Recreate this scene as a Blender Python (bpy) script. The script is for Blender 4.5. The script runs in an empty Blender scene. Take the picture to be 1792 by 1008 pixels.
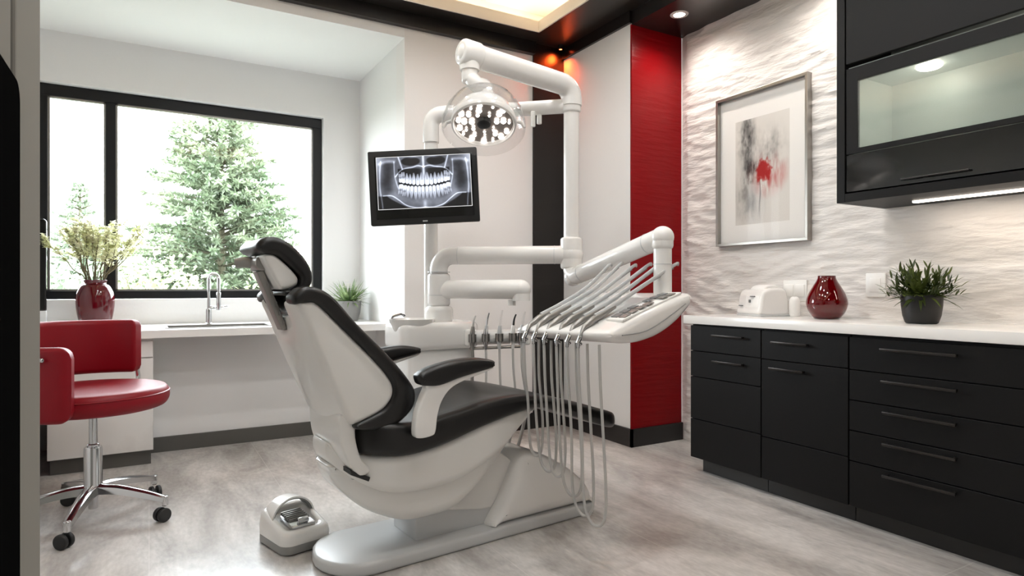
import bpy, bmesh, math, random
import numpy as np
from mathutils import Vector, Matrix, Quaternion, noise as mnoise, geometry as mgeo

random.seed(7)
R = math.radians
SC = bpy.context.scene
COL = SC.collection
PI = math.pi

# ------------------------------------------------------------------ camera, world, exposure
cam_d = bpy.data.cameras.new('camera')
cam_d.sensor_width = 36.0
cam_d.lens = 1100.0 / 1792.0 * 36.0
cam_d.clip_start = 0.05
cam = bpy.data.objects.new('camera', cam_d)
cam.location = (0, 0, 1.05)
cam.rotation_euler = (R(90), 0, R(-30))
COL.objects.link(cam)
SC.camera = cam
SC.view_settings.view_transform = 'Standard'
SC.view_settings.look = 'None'
SC.view_settings.gamma = 1.0
SC.view_settings.use_curve_mapping = False
SC.view_settings.exposure = 0.75
SC.cycles.max_bounces = 10
SC.cycles.diffuse_bounces = 5
SC.cycles.glossy_bounces = 5
SC.cycles.transparent_max_bounces = 16
SC.cycles.sample_clamp_indirect = 6.0
SC.cycles.caustics_reflective = False
SC.cycles.caustics_refractive = False

W = bpy.data.worlds.new('overcast_sky'); SC.world = W; W.use_nodes = True
_bg = W.node_tree.nodes['Background']
_bg.inputs[0].default_value = (0.90, 0.955, 1.0, 1)
_bg.inputs[1].default_value = 11.5

# daylight portal in the window opening (guides sampling of the sky)
_pd = bpy.data.lights.new('window_portal', 'AREA'); _pd.shape = 'RECTANGLE'; _pd.size = 1.85; _pd.size_y = 1.45
_pd.cycles.is_portal = True
_po = bpy.data.objects.new('window_portal', _pd); _po.location = (0.30, 5.20, 1.68); _po.rotation_euler = (R(-90), 0, 0)
COL.objects.link(_po)

WARM = (1.0, 0.80, 0.60)
def spot(name, loc, power, size=95, blend=0.7, color=WARM, radius=0.04, aim=None):
    l = bpy.data.lights.new(name, 'SPOT'); l.energy = power; l.spot_size = R(size); l.spot_blend = blend
    l.color = color; l.shadow_soft_size = radius
    o = bpy.data.objects.new(name, l); o.location = loc
    if aim is not None:
        o.rotation_euler = (Vector(aim) - Vector(loc)).to_track_quat('-Z', 'Y').to_euler()
    COL.objects.link(o); return o
def area(name, loc, sx, sy, power, color, rot=(0, 0, 0)):
    l = bpy.data.lights.new(name, 'AREA'); l.shape = 'RECTANGLE'; l.size = sx; l.size_y = sy; l.energy = power; l.color = color
    o = bpy.data.objects.new(name, l); o.location = loc; o.rotation_euler = rot
    COL.objects.link(o); return o

DOWNLIGHTS = [(2.92, 2.93), (2.92, 2.05), (2.92, 0.60), (2.92, -0.7)]
for q in DOWNLIGHTS:
    spot('downlight_lamp', (q[0], q[1], 2.775), 15, 150, 0.9, (1.0, 0.91, 0.83), 0.035)
# added fill lamps, out of view above the chair and behind the camera
CZ_ = 2.88
FILLSPOTS = [(0.55, 0.9, 3.09), (1.6, 0.9, 3.09), (0.55, 1.8, 3.09), (1.6, 1.8, 3.09), (0.55, 2.7, 3.09), (1.6, 2.7, 3.09), (0.4, -0.6, CZ_)]
for q in FILLSPOTS:
    spot('ceiling_lamp', (q[0], q[1], q[2] - 0.015), 24, 168, 0.5, (0.97, 0.99, 1.0), 0.07)
area('cabinet_strip_lamp', (3.03, 0.90, 1.436), 0.03, 1.30, 1.3, (1.0, 0.84, 0.68))
_pk = bpy.data.lights.new('cabinet_puck_lamp', 'POINT'); _pk.energy = 0.6; _pk.color = (1, .95, .88); _pk.shadow_soft_size = 0.03
_pko = bpy.data.objects.new('cabinet_puck_lamp', _pk); _pko.location = (3.02, 1.50, 2.015); COL.objects.link(_pko)
spot('accent_lamp', (2.690, 3.925, 2.815), 8, 165, 1.0, (1.0, 0.09, 0.012), 0.03, aim=(2.66, 3.985, 2.60))

# ------------------------------------------------------------------ materials
def lin(h):
    h = h.lstrip('#'); c = [int(h[i:i + 2], 16) / 255 for i in (0, 2, 4)]
    return tuple(x / 12.92 if x <= 0.04045 else ((x + 0.055) / 1.055) ** 2.4 for x in c) + (1,)
def mat(name, col, rough=0.5, metal=0.0, spec=0.5, coat=0.0, emit=None, estr=0.0, trans=0.0, bump=None, vary=None, alpha=None):
    m = bpy.data.materials.new(name); m.use_nodes = True
    nt = m.node_tree; b = nt.nodes['Principled BSDF']
    c = lin(col) if isinstance(col, str) else col
    b.inputs['Base Color'].default_value = c
    b.inputs['Roughness'].default_value = rough
    b.inputs['Metallic'].default_value = metal
    b.inputs['Specular IOR Level'].default_value = spec
    b.inputs['Coat Weight'].default_value = coat
    b.inputs['Coat Roughness'].default_value = 0.05
    b.inputs['Transmission Weight'].default_value = trans
    if emit is not None:
        b.inputs['Emission Color'].default_value = lin(emit) if isinstance(emit, str) else emit
        b.inputs['Emission Strength'].default_value = estr
    if bump or vary:
        tc = nt.nodes.new('ShaderNodeTexCoord'); mp = nt.nodes.new('ShaderNodeMapping')
        nt.links.new(tc.outputs['Object'], mp.inputs['Vector'])
    if bump:   # (scale xyz, noise scale, strength, distance)
        sc, ns, st, di = bump
        mp.inputs['Scale'].default_value = sc
        n = nt.nodes.new('ShaderNodeTexNoise'); n.inputs['Scale'].default_value = ns; n.inputs['Detail'].default_value = 5
        bp = nt.nodes.new('ShaderNodeBump'); bp.inputs['Strength'].default_value = st; bp.inputs['Distance'].default_value = di
        nt.links.new(mp.outputs[0], n.inputs['Vector']); nt.links.new(n.outputs['Fac'], bp.inputs['Height'])
        nt.links.new(bp.outputs[0], b.inputs['Normal'])
    if vary:   # (scale, second colour, contrast low, contrast high)
        ns, c2, lo, hi = vary
        n2 = nt.nodes.new('ShaderNodeTexNoise'); n2.inputs['Scale'].default_value = ns; n2.inputs['Detail'].default_value = 6
        rp = nt.nodes.new('ShaderNodeValToRGB')
        rp.color_ramp.elements[0].position = lo; rp.color_ramp.elements[1].position = hi
        rp.color_ramp.elements[0].color = c; rp.color_ramp.elements[1].color = lin(c2)
        nt.links.new(mp.outputs[0], n2.inputs['Vector']); nt.links.new(n2.outputs['Fac'], rp.inputs[0])
        nt.links.new(rp.outputs[0], b.inputs['Base Color'])
    return m
def glass_mat(name, tint=(1, 1, 1, 1), haze=0.0, haze_col=(0.8, 0.85, 0.82, 1), rough=0.0, ior=1.45):
    m = bpy.data.materials.new(name); m.use_nodes = True; nt = m.node_tree
    nt.nodes.remove(nt.nodes['Principled BSDF']); out = nt.nodes['Material Output']
    tr = nt.nodes.new('ShaderNodeBsdfTransparent'); tr.inputs[0].default_value = tint
    gl = nt.nodes.new('ShaderNodeBsdfGlossy'); gl.inputs['Roughness'].default_value = rough
    fr = nt.nodes.new('ShaderNodeFresnel'); fr.inputs[0].default_value = ior
    ge = nt.nodes.new('ShaderNodeNewGeometry'); mr = nt.nodes.new('ShaderNodeMapRange'); mr.inputs['To Min'].default_value = ior; mr.inputs['To Max'].default_value = 1 / ior
    nt.links.new(ge.outputs['Backfacing'], mr.inputs['Value']); nt.links.new(mr.outputs[0], fr.inputs[0])
    mx = nt.nodes.new('ShaderNodeMixShader')
    src = tr.outputs[0]
    if haze > 0:
        df = nt.nodes.new('ShaderNodeBsdfTranslucent'); df.inputs[0].default_value = haze_col
        d2 = nt.nodes.new('ShaderNodeBsdfDiffuse'); d2.inputs[0].default_value = haze_col
        ma = nt.nodes.new('ShaderNodeMixShader'); ma.inputs[0].default_value = 0.5
        nt.links.new(df.outputs[0], ma.inputs[1]); nt.links.new(d2.outputs[0], ma.inputs[2])
        m2 = nt.nodes.new('ShaderNodeMixShader'); m2.inputs[0].default_value = haze
        nt.links.new(tr.outputs[0], m2.inputs[1]); nt.links.new(ma.outputs[0], m2.inputs[2]); src = m2.outputs[0]
    nt.links.new(fr.outputs[0], mx.inputs[0]); nt.links.new(src, mx.inputs[1]); nt.links.new(gl.outputs[0], mx.inputs[2])
    nt.links.new(mx.outputs[0], out.inputs[0])
    return m
def attr_mat(name, attr='picture', emission=0.0, rough=0.6):
    m = bpy.data.materials.new(name); m.use_nodes = True; nt = m.node_tree; b = nt.nodes['Principled BSDF']
    a = nt.nodes.new('ShaderNodeVertexColor'); a.layer_name = attr
    b.inputs['Roughness'].default_value = rough
    if emission > 0:
        b.inputs['Base Color'].default_value = (0.01, 0.01, 0.01, 1)
        nt.links.new(a.outputs[0], b.inputs['Emission Color']); b.inputs['Emission Strength'].default_value = emission
    else:
        nt.links.new(a.outputs[0], b.inputs['Base Color'])
    return m

def leaf_mat(name, c1, c2, scale, trans=0.45):
    m = bpy.data.materials.new(name); m.use_nodes = True; nt = m.node_tree; N = nt.nodes.new; L = nt.links.new
    nt.nodes.remove(nt.nodes['Principled BSDF']); out = nt.nodes['Material Output']
    tc = N('ShaderNodeTexCoord'); n = N('ShaderNodeTexNoise'); n.inputs['Scale'].default_value = scale; n.inputs['Detail'].default_value = 4
    rp = N('ShaderNodeValToRGB'); rp.color_ramp.elements[0].position = .4; rp.color_ramp.elements[1].position = .68
    rp.color_ramp.elements[0].color = lin(c1); rp.color_ramp.elements[1].color = lin(c2)
    df = N('ShaderNodeBsdfDiffuse'); tl = N('ShaderNodeBsdfTranslucent'); gl = N('ShaderNodeBsdfGlossy'); gl.inputs['Roughness'].default_value = .4
    mx = N('ShaderNodeMixShader'); mx.inputs[0].default_value = trans; m2 = N('ShaderNodeMixShader'); m2.inputs[0].default_value = .05
    L(tc.outputs['Object'], n.inputs['Vector']); L(n.outputs['Fac'], rp.inputs[0]); L(rp.outputs[0], df.inputs[0]); L(rp.outputs[0], tl.inputs[0])
    L(df.outputs[0], mx.inputs[1]); L(tl.outputs[0], mx.inputs[2]); L(mx.outputs[0], m2.inputs[1]); L(gl.outputs[0], m2.inputs[2]); L(m2.outputs[0], out.inputs[0])
    return m
M = {}
M['wall'] = mat('white_wall_paint', '#e6e5e4', 0.6, spec=0.3, bump=((1, 1, 1), 60, 0.04, 0.01))
M['wall_warm'] = mat('warm_white_wall_paint', '#e6e3e1', 0.6, spec=0.3, bump=((1, 1, 1), 60, 0.04, 0.01))
M['ceil_white'] = mat('white_ceiling_paint', '#ebebea', 0.7, spec=0.2)
M['ceil_dark'] = mat('dark_lacquered_ceiling', '#1d1815', 0.32, spec=0.5)
M['fascia'] = mat('black_fascia_lacquer', '#171413', 0.28, spec=0.5)
M['cove'] = mat('cream_cove_paint', '#efe6d8', 0.7, spec=0.2)
M['blackpanel'] = mat('black_wood_panel', '#16110e', 0.34, spec=0.45, bump=((1, 1, 12), 5, 0.08, 0.01))
M['redpanel'] = mat('red_lacquer_panel', '#800007', 0.30, spec=0.22, bump=((0.8, 1, 7), 5, 0.28, 0.02))
M['baseboard'] = mat('black_baseboard', '#1c1a19', 0.35)
M['baseboard_grey'] = mat('grey_baseboard', '#55534f', 0.45)
M['plastic'] = mat('white_gloss_plastic', '#e6e4e1', 0.22, spec=0.5, coat=0.35)
M['plastic_shell'] = mat('pale_grey_plastic_shell', '#d9d7d3', 0.28, spec=0.5, coat=0.25)
M['plastic_grey'] = mat('light_grey_plastic', '#c3c4c4', 0.32, spec=0.5)
M['midgrey'] = mat('mid_grey_plastic', '#8d8d8b', 0.4)
M['leather'] = mat('black_leatherette', '#0f0d0c', 0.36, spec=0.42, bump=((1, 1, 1), 260, 0.05, 0.004))
M['red_leather'] = mat('red_leatherette', '#7f0415', 0.44, spec=0.28, bump=((1, 1, 1), 260, 0.05, 0.004))
M['chrome'] = mat('polished_chrome', '#c9c9ca', 0.13, metal=1.0)
M['steel'] = mat('brushed_steel', '#9b9894', 0.32, metal=1.0)
M['gun'] = mat('gunmetal', '#8f8c88', 0.36, metal=0.55)
M['rubber'] = mat('black_rubber', '#141414', 0.5)
M['hose'] = mat('grey_silicone_hose', '#b4b2af', 0.4)
M['black_matte'] = mat('black_matt_laminate', '#0f0e0e', 0.5, spec=0.2, bump=((1, 1, 1), 120, 0.03, 0.004))
M['black_gloss'] = mat('black_gloss_glass', '#0b0c0c', 0.08, spec=0.6)
M['handle'] = mat('dark_bronze_handle', '#3a3735', 0.35, metal=0.8)
M['quartz'] = mat('white_quartz', '#efedea', 0.16, spec=0.5)
M['desk_white'] = mat('white_desk_top', '#e9e7e4', 0.25, spec=0.5)
M['marble'] = mat('white_marble_laminate', '#e2e0dd', 0.25, spec=0.5, bump=((1, 1, 1), 2, 0.0, 0.001), vary=(3.0, '#c9c6c2', 0.55, 0.75))
M['frame_black'] = mat('black_window_frame', '#101114', 0.4, spec=0.3)
M['door_grey'] = mat('grey_door_frame', '#85827c', 0.8, spec=0.0)
M['door_black'] = mat('black_matt_door_panel', '#0d0d0d', 0.9, spec=0.0)
M['red_glass'] = mat('red_glass', '#720005', 0.05, spec=0.55, coat=0.4, trans=0.5)
M['dark_red_vase'] = mat('dark_red_glazed_vase', '#4c020c', 0.10, spec=0.45, coat=0.2)
M['pot_black'] = mat('black_pot', '#171514', 0.45)
M['pot_grey'] = mat('grey_concrete_pot', '#7b7977', 0.6)
M['soil'] = mat('potting_soil', '#2a2018', 0.9)
M['leaf'] = leaf_mat('dark_green_leaf', '#333f1c', '#5d6a2e', 9, .25)
M['leaf_fern'] = leaf_mat('fern_green_leaf', '#5a7344', '#9db07e', 9, .35)
M['flower_white'] = mat('white_petal', '#f0ede2', 0.6)
M['blossom'] = leaf_mat('cream_blossom', '#f4f1dc', '#d9dca8', 14, .5)
M['twig'] = mat('brown_green_twig', '#5c5236', 0.7)
M['art_frame'] = mat('brushed_silver_frame', '#a39f99', 0.28, metal=1.0)
M['mat_board'] = mat('white_mat_board', '#e6e4e0', 0.7)
M['cab_inside'] = mat('pale_grey_green_cabinet_lining', '#a9b0ab', 0.5)
M['plate'] = mat('white_wall_plate', '#ecebe8', 0.35)
M['trunk'] = mat('bark', '#56543f', 0.9)
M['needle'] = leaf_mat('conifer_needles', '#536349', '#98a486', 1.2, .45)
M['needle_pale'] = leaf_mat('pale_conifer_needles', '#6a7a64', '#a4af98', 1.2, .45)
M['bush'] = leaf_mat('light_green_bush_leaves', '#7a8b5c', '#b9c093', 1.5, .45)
M['grass'] = mat('lawn', '#71756a', 0.9)
M['led'] = mat('warm_led', '#ffffff', 0.5, emit=(1.0, 0.84, 0.64, 1), estr=9)
M['led_white'] = mat('lamp_diffuser', '#ffffff', 0.5, emit=(1.0, 0.88, 0.76, 1), estr=12)
M['led_strip'] = mat('cabinet_led_strip', '#ffffff', 0.5, emit=(1.0, 0.88, 0.76, 1), estr=4)
M['led_lens'] = mat('lit_led_lens', '#ffffff', 0.3, emit=(1.0, 0.93, 0.86, 1), estr=3)
M['led_red'] = mat('red_led', '#ff2010', 0.5, emit=(1.0, 0.10, 0.03, 1), estr=14)
M['reflector'] = mat('lamp_reflector', '#8b8480', 0.25, metal=0.7)
M['window_glass'] = glass_mat('window_glass', (0.98, 0.99, 0.99, 1))
M['clear'] = glass_mat('clear_plastic', (0.95, 0.95, 0.95, 1), 0.03, (0.95, 0.95, 0.95, 1), 0.02, 1.28)
M['cab_glass'] = glass_mat('satin_cabinet_glass', (0.93, 0.96, 0.94, 1), 0.22, (0.72, 0.76, 0.72, 1), 0.05)
M['pic_glass'] = glass_mat('picture_glass', (0.99, 0.99, 0.99, 1), ior=1.1)
M['screen'] = attr_mat('xray_screen', emission=0.95)
M['art'] = attr_mat('abstract_print', rough=0.8)
M['mark'] = mat('light_grey_print', '#c8c8c8', 0.5)
M['key_dark'] = mat('dark_grey_keys', '#6d6f70', 0.35)

# floor: greige stone-look with streaks and faint joints
def floor_mat():
    m = bpy.data.materials.new('greige_stone_floor'); m.use_nodes = True; nt = m.node_tree; b = nt.nodes['Principled BSDF']
    N = nt.nodes.new; L = nt.links.new
    tc = N('ShaderNodeTexCoord'); mp = N('ShaderNodeMapping'); L(tc.outputs['Object'], mp.inputs[0])
    mp.inputs['Scale'].default_value = (2.4, 0.9, 1.0); mp.inputs['Rotation'].default_value = (0, 0, R(4))
    n1 = N('ShaderNodeTexNoise'); n1.inputs['Scale'].default_value = 1.6; n1.inputs['Detail'].default_value = 9; n1.inputs['Roughness'].default_value = 0.62; n1.inputs['Distortion'].default_value = 0.6
    L(mp.outputs[0], n1.inputs['Vector'])
    n2 = N('ShaderNodeTexNoise'); n2.inputs['Scale'].default_value = 26; n2.inputs['Detail'].default_value = 6
    L(mp.outputs[0], n2.inputs['Vector'])
    r1 = N('ShaderNodeValToRGB'); e = r1.color_ramp.elements
    e[0].position = 0.36; e[0].color = lin('#aca7a3'); e[1].position = 0.64; e[1].color = lin('#dcd8d4')
    L(n1.outputs['Fac'], r1.inputs[0])
    r2 = N('ShaderNodeValToRGB'); r2.color_ramp.elements[0].position = 0.3; r2.color_ramp.elements[1].position = 0.7
    r2.color_ramp.elements[0].color = (0.86, 0.86, 0.86, 1); r2.color_ramp.elements[1].color = (1.07, 1.07, 1.07, 1)
    L(n2.outputs['Fac'], r2.inputs[0])
    mx = N('ShaderNodeMixRGB'); mx.blend_type = 'MULTIPLY'; mx.inputs[0].default_value = 0.8
    L(r1.outputs[0], mx.inputs[1]); L(r2.outputs[0], mx.inputs[2])
    br = N('ShaderNodeTexBrick'); br.inputs['Scale'].default_value = 1.0; br.inputs['Mortar Size'].default_value = 0.0022
    br.inputs['Brick Width'].default_value = 2.4; br.inputs['Row Height'].default_value = 0.6; br.inputs['Mortar Smooth'].default_value = 0.3
    mb = N('ShaderNodeMapping'); mb.inputs['Rotation'].default_value = (0, 0, R(90)); L(tc.outputs['Object'], mb.inputs[0]); L(mb.outputs[0], br.inputs['Vector'])
    m2 = N('ShaderNodeMixRGB'); m2.blend_type = 'MIX'; fm = N('ShaderNodeMath'); fm.operation = 'MULTIPLY'; fm.inputs[1].default_value = 0.35; L(br.outputs['Fac'], fm.inputs[0]); L(fm.outputs[0], m2.inputs[0]); L(mx.outputs[0], m2.inputs[1]); m2.inputs[2].default_value = lin('#e2dcd8')
    L(m2.outputs[0], b.inputs['Base Color'])
    b.inputs['Roughness'].default_value = 0.26; b.inputs['Specular IOR Level'].default_value = 0.6
    bp = N('ShaderNodeBump'); bp.inputs['Strength'].default_value = 0.05; bp.inputs['Distance'].default_value = 0.01
    L(n2.outputs['Fac'], bp.inputs['Height']); L(bp.outputs[0], b.inputs['Normal'])
    return m
M['floor'] = floor_mat()
def stone_wall_mat():
    m = mat('white_painted_rough_stone', '#e2deda', 0.5, spec=0.4, bump=((1, 0.35, 1.6), 26, 0.55, 0.02))
    return m
M['stone'] = stone_wall_mat()

# ------------------------------------------------------------------ mesh helpers
def new_bm(): return bmesh.new()
def merge(dst, src, mtx=None):
    if mtx is not None: bmesh.ops.transform(src, matrix=mtx, verts=src.verts)
    me = bpy.data.meshes.new('tmp'); src.to_mesh(me); src.free(); dst.from_mesh(me); bpy.data.meshes.remove(me)
def box(bm, x0, x1, y0, y1, z0, z1, bev=0.0, seg=2, mtx=None):
    t = new_bm()
    bmesh.ops.create_cube(t, size=1.0)
    for v in t.verts:
        v.co = Vector(((x0 + x1) / 2 + v.co.x * (x1 - x0), (y0 + y1) / 2 + v.co.y * (y1 - y0), (z0 + z1) / 2 + v.co.z * (z1 - z0)))
    if bev > 0:
        bmesh.ops.bevel(t, geom=list(t.edges), offset=bev, segments=seg, profile=0.5, affect='EDGES')
    merge(bm, t, mtx)
def catmull(pts, per=6, closed=False):
    P = [Vector(p) for p in pts]; n = len(P); out = []
    rng = range(n) if closed else range(n - 1)
    for i in rng:
        if closed: a, b, c, d = P[(i - 1) % n], P[i], P[(i + 1) % n], P[(i + 2) % n]
        else: a, b, c, d = P[max(i - 1, 0)], P[i], P[i + 1], P[min(i + 2, n - 1)]
        for k in range(per):
            t = k / per
            out.append(0.5 * ((2 * b) + (c - a) * t + (2 * a - 5 * b + 4 * c - d) * t * t + (3 * b - a - 3 * c + d) * t ** 3))
    if not closed: out.append(P[-1].copy())
    return out
def fillet(pts, rad, n=7):
    P = [Vector(p) for p in pts]; out = [P[0]]
    for i in range(1, len(P) - 1):
        a, b, c = P[i - 1], P[i], P[i + 1]
        d1 = (a - b).normalized(); d2 = (c - b).normalized()
        ang = d1.angle(d2); r = rad if not isinstance(rad, (list, tuple)) else rad[i - 1]
        t = r / math.tan(ang / 2)
        t = min(t, (a - b).length * 0.95, (c - b).length * 0.95)
        r2 = t * math.tan(ang / 2)
        cen = b + (d1 + d2).normalized() * (r2 / math.sin(ang / 2))
        s = b + d1 * t - cen; e = b + d2 * t - cen
        if ang > PI - 1e-3: out.append(b); continue
        ax = s.cross(e).normalized(); full = s.angle(e)
        for k in range(n + 1):
            out.append(cen + Quaternion(ax, full * k / n) @ s)
    out.append(P[-1]); return out
def tube(bm, pts, rad, n=12, cap=True, flat=None):
    P = [Vector(p) for p in pts]; m = len(P)
    rads = [rad] * m if not hasattr(rad, '__len__') else list(rad)
    if len(rads) != m:
        rads = list(np.interp(np.linspace(0, 1, m), np.linspace(0, 1, len(rads)), rads))
    tan = []
    for i in range(m):
        t = P[min(i + 1, m - 1)] - P[max(i - 1, 0)]
        tan.append(t.normalized() if t.length > 1e-9 else Vector((0, 0, 1)))
    up = Vector((0, 0, 1)) if abs(tan[0].z) < 0.9 else Vector((1, 0, 0))
    u = tan[0].cross(up).normalized(); rings = []
    for i in range(m):
        if i: 
            q = tan[i - 1].rotation_difference(tan[i]); u = (q @ u)
            u = (u - tan[i] * u.dot(tan[i])).normalized()
        v = tan[i].cross(u)
        f = flat or (1, 1)
        rings.append([bm.verts.new(P[i] + (u * math.cos(a) * f[0] + v * math.sin(a) * f[1]) * rads[i]) for a in [2 * PI * k / n for k in range(n)]])
    for i in range(m - 1):
        for k in range(n):
            bm.faces.new((rings[i][k], rings[i][(k + 1) % n], rings[i + 1][(k + 1) % n], rings[i + 1][k]))
    if cap:
        bm.faces.new(list(reversed(rings[0]))); bm.faces.new(rings[-1])
def rtube(bm, p0, p1, r, n=20, rr=None):
    """straight cylinder with softly rounded ends"""
    a, b = Vector(p0), Vector(p1); d = (b - a); L = d.length; d.normalize(); rr = rr or min(r * 0.35, L * 0.3)
    pts, rad = [], []
    for k in range(5):
        t = k / 4 * PI / 2
        pts.append(a + d * rr * (1 - math.cos(t))); rad.append(max(r - rr + rr * math.sin(t), 1e-4))
    for k in range(5):
        t = PI / 2 * (1 - k / 4)
        pts.append(b - d * rr * (1 - math.cos(t))); rad.append(max(r - rr + rr * math.sin(t), 1e-4))
    tube(bm, pts, rad, n)
def lathe(bm, prof, n=40, origin=(0, 0, 0), mtx=None, cap0=True, cap1=True):
    t = new_bm(); rings = []
    for r, z in prof:
        if r < 1e-5: rings.append([t.verts.new((0, 0, z))])
        else: rings.append([t.verts.new((r * math.cos(2 * PI * k / n), r * math.sin(2 * PI * k / n), z)) for k in range(n)])
    for i in range(len(rings) - 1):
        A, B = rings[i], rings[i + 1]
        for k in range(n):
            k2 = (k + 1) % n
            if len(A) == 1 and len(B) == 1: continue
            if len(A) == 1: t.faces.new((A[0], B[k2], B[k]))
            elif len(B) == 1: t.faces.new((A[k], A[k2], B[0]))
            else: t.faces.new((A[k], A[k2], B[k2], B[k]))
    if cap0 and len(rings[0]) > 1: t.faces.new(list(reversed(rings[0])))
    if cap1 and len(rings[-1]) > 1: t.faces.new(rings[-1])
    M4 = Matrix.Translation(origin) @ (mtx or Matrix.Identity(4))
    merge(bm, t, M4)
def ball(bm, c, r, seg=20, scale=(1, 1, 1), mtx=None):
    t = new_bm(); bmesh.ops.create_uvsphere(t, u_segments=seg, v_segments=max(seg // 2, 6), radius=r)
    for v in t.verts: v.co = Vector((v.co.x * scale[0], v.co.y * scale[1], v.co.z * scale[2]))
    if mtx: bmesh.ops.transform(t, matrix=mtx, verts=t.verts)
    bmesh.ops.translate(t, vec=Vector(c), verts=t.verts); merge(bm, t)
def pad(bm, prof, w0, w1, r, per=6, nr=5, plane='xz', mid=1, wfun=None, dfun=None, smooth=True, n_mid=0):
    """closed profile (u,v) swept along w from w0 to w1 with rounded rims of radius r.
    plane xz: (u,v,w)->(x=u,y=w,z=v); xy: (x=u,y=v,z=w); yz: (y=u,z=v,x=w)"""
    if smooth: C = [(p.x, p.y) for p in catmull([(a, b, 0) for a, b in prof], per, True)]
    else: C = list(prof)
    n = len(C)
    A = sum(C[i][0] * C[(i + 1) % n][1] - C[(i + 1) % n][0] * C[i][1] for i in range(n))
    sg = 1 if A > 0 else -1
    nor = []
    for i in range(n):
        tx = C[(i + 1) % n][0] - C[i - 1][0]; ty = C[(i + 1) % n][1] - C[i - 1][1]; l = math.hypot(tx, ty) or 1
        nor.append((-ty / l * sg, tx / l * sg))
    lim = []
    for i in range(n):      # rim radius never larger than the local thickness allows
        ox, oy = C[i]; dx, dy = nor[i]; best = 9.0
        for k in range(n):
            if k == i or (k + 1) % n == i: continue
            ax, ay = C[k]; bx, by = C[(k + 1) % n]; ex_, ey_ = bx - ax, by - ay
            den = dx * ey_ - dy * ex_
            if abs(den) < 1e-12: continue
            tt = ((ax - ox) * ey_ - (ay - oy) * ex_) / den; uu = ((ax - ox) * dy - (ay - oy) * dx) / den
            if tt > 1e-4 and -.001 <= uu <= 1.001: best = min(best, tt)
        lim.append(min(1.0, .40 * best / r))
    for _ in range(3): lim = [min(lim[i], (lim[i - 1] + lim[i] + lim[(i + 1) % n]) / 3 + .02) for i in range(n)]
    sl = []
    for k in range(nr + 1):
        t = k / nr * PI / 2; sl.append((w0 + r * (1 - math.cos(t)), r * (1 - math.sin(t))))
    for k in range(1, n_mid + 1):
        sl.append((w0 + r + (w1 - w0 - 2 * r) * k / (n_mid + 1), 0))
    for k in range(nr, -1, -1):
        t = k / nr * PI / 2; sl.append((w1 - r * (1 - math.cos(t)), r * (1 - math.sin(t))))
    t = new_bm(); rings = []
    for w, ins in sl:
        ring = []
        for i in range(n):
            u = C[i][0] + nor[i][0] * ins * lim[i]; v = C[i][1] + nor[i][1] * ins * lim[i]; ww = w
            if wfun: ww = w * wfun(u, v)
            p = (u, ww, v) if plane == 'xz' else ((u, v, ww) if plane == 'xy' else (ww, u, v))
            if dfun: p = dfun(*p)
            ring.append(t.verts.new(p))
        rings.append(ring)
    for i in range(len(rings) - 1):
        for k in range(n):
            t.faces.new((rings[i][k], rings[i][(k + 1) % n], rings[i + 1][(k + 1) % n], rings[i + 1][k]))
    for w, ins in (sl[0], sl[-1]):      # end caps
        P2 = [(C[i][0] + nor[i][0] * ins * lim[i], C[i][1] + nor[i][1] * ins * lim[i]) for i in range(n)]
        cv, _, cf, _, _, _ = mgeo.delaunay_2d_cdt([Vector(q) for q in P2], [], [list(range(n))], 1, 1e-7)
        cap = []
        for q in cv:
            u, v = q; ww = w * wfun(u, v) if wfun else w
            p = (u, ww, v) if plane == 'xz' else ((u, v, ww) if plane == 'xy' else (ww, u, v))
            cap.append(t.verts.new(dfun(*p) if dfun else p))
        for f in cf:
            try: t.faces.new([cap[k] for k in f])
            except ValueError: pass
    bmesh.ops.remove_doubles(t, verts=t.verts, dist=2e-4)
    bmesh.ops.recalc_face_normals(t, faces=t.faces)
    merge(bm, t)
def rrect(x0, x1, y0, y1, r, n=6):
    out = []
    for cx, cy, a0 in ((x1 - r, y1 - r, 0), (x0 + r, y1 - r, 90), (x0 + r, y0 + r, 180), (x1 - r, y0 + r, 270)):
        for k in range(n + 1):
            a = R(a0 + 90 * k / n); out.append((cx + r * math.cos(a), cy + r * math.sin(a)))
    return out
def obj(name, bm, m, parent=None, smooth=True, angle=38, loc=None, rot=None, label=None):
    me = bpy.data.meshes.new(name)
    bmesh.ops.recalc_face_normals(bm, faces=bm.faces) if len(bm.faces) < 30000 else None
    bm.to_mesh(me); bm.free()
    me.materials.append(m)
    if smooth:
        me.polygons.foreach_set('use_smooth', [True] * len(me.polygons)); me.set_sharp_from_angle(angle=R(angle))
    o = bpy.data.objects.new(name, me); COL.objects.link(o)
    if parent: o.parent = parent
    if loc: o.location = loc
    if rot: o.rotation_euler = rot
    if label: o['label'] = label
    return o
def tag(o, label, cat, group=None, kind=None):
    o['label'] = label; o['category'] = cat
    if group: o['group'] = group
    if kind: o['kind'] = kind
    return o
def thing(name, label, cat, loc=(0, 0, 0), rotz=0.0, group=None):
    o = bpy.data.objects.new(name, None); o.empty_display_size = 0.1; COL.objects.link(o)
    o.location = loc; o.rotation_euler = (0, 0, rotz)
    return tag(o, label, cat, group)
def struct(name, bm, m, parent=None, smooth=False, label=None, cat=None):
    o = obj(name, bm, m, parent, smooth=smooth)
    if parent is None:
        o['kind'] = 'structure'
        if label: o['label'] = label
        if cat: o['category'] = cat
    return o
def bobj(name, m, parent, *b, bev=0.0, seg=2, label=None, **k):
    bm = new_bm(); box(bm, *b, bev=bev, seg=seg); return obj(name, bm, m, parent, label=label, **k)
def sbox(name, m, label, *boxes):
    bm = new_bm()
    for b in boxes: box(bm, *b)
    return struct(name, bm, m, label=label)

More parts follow.
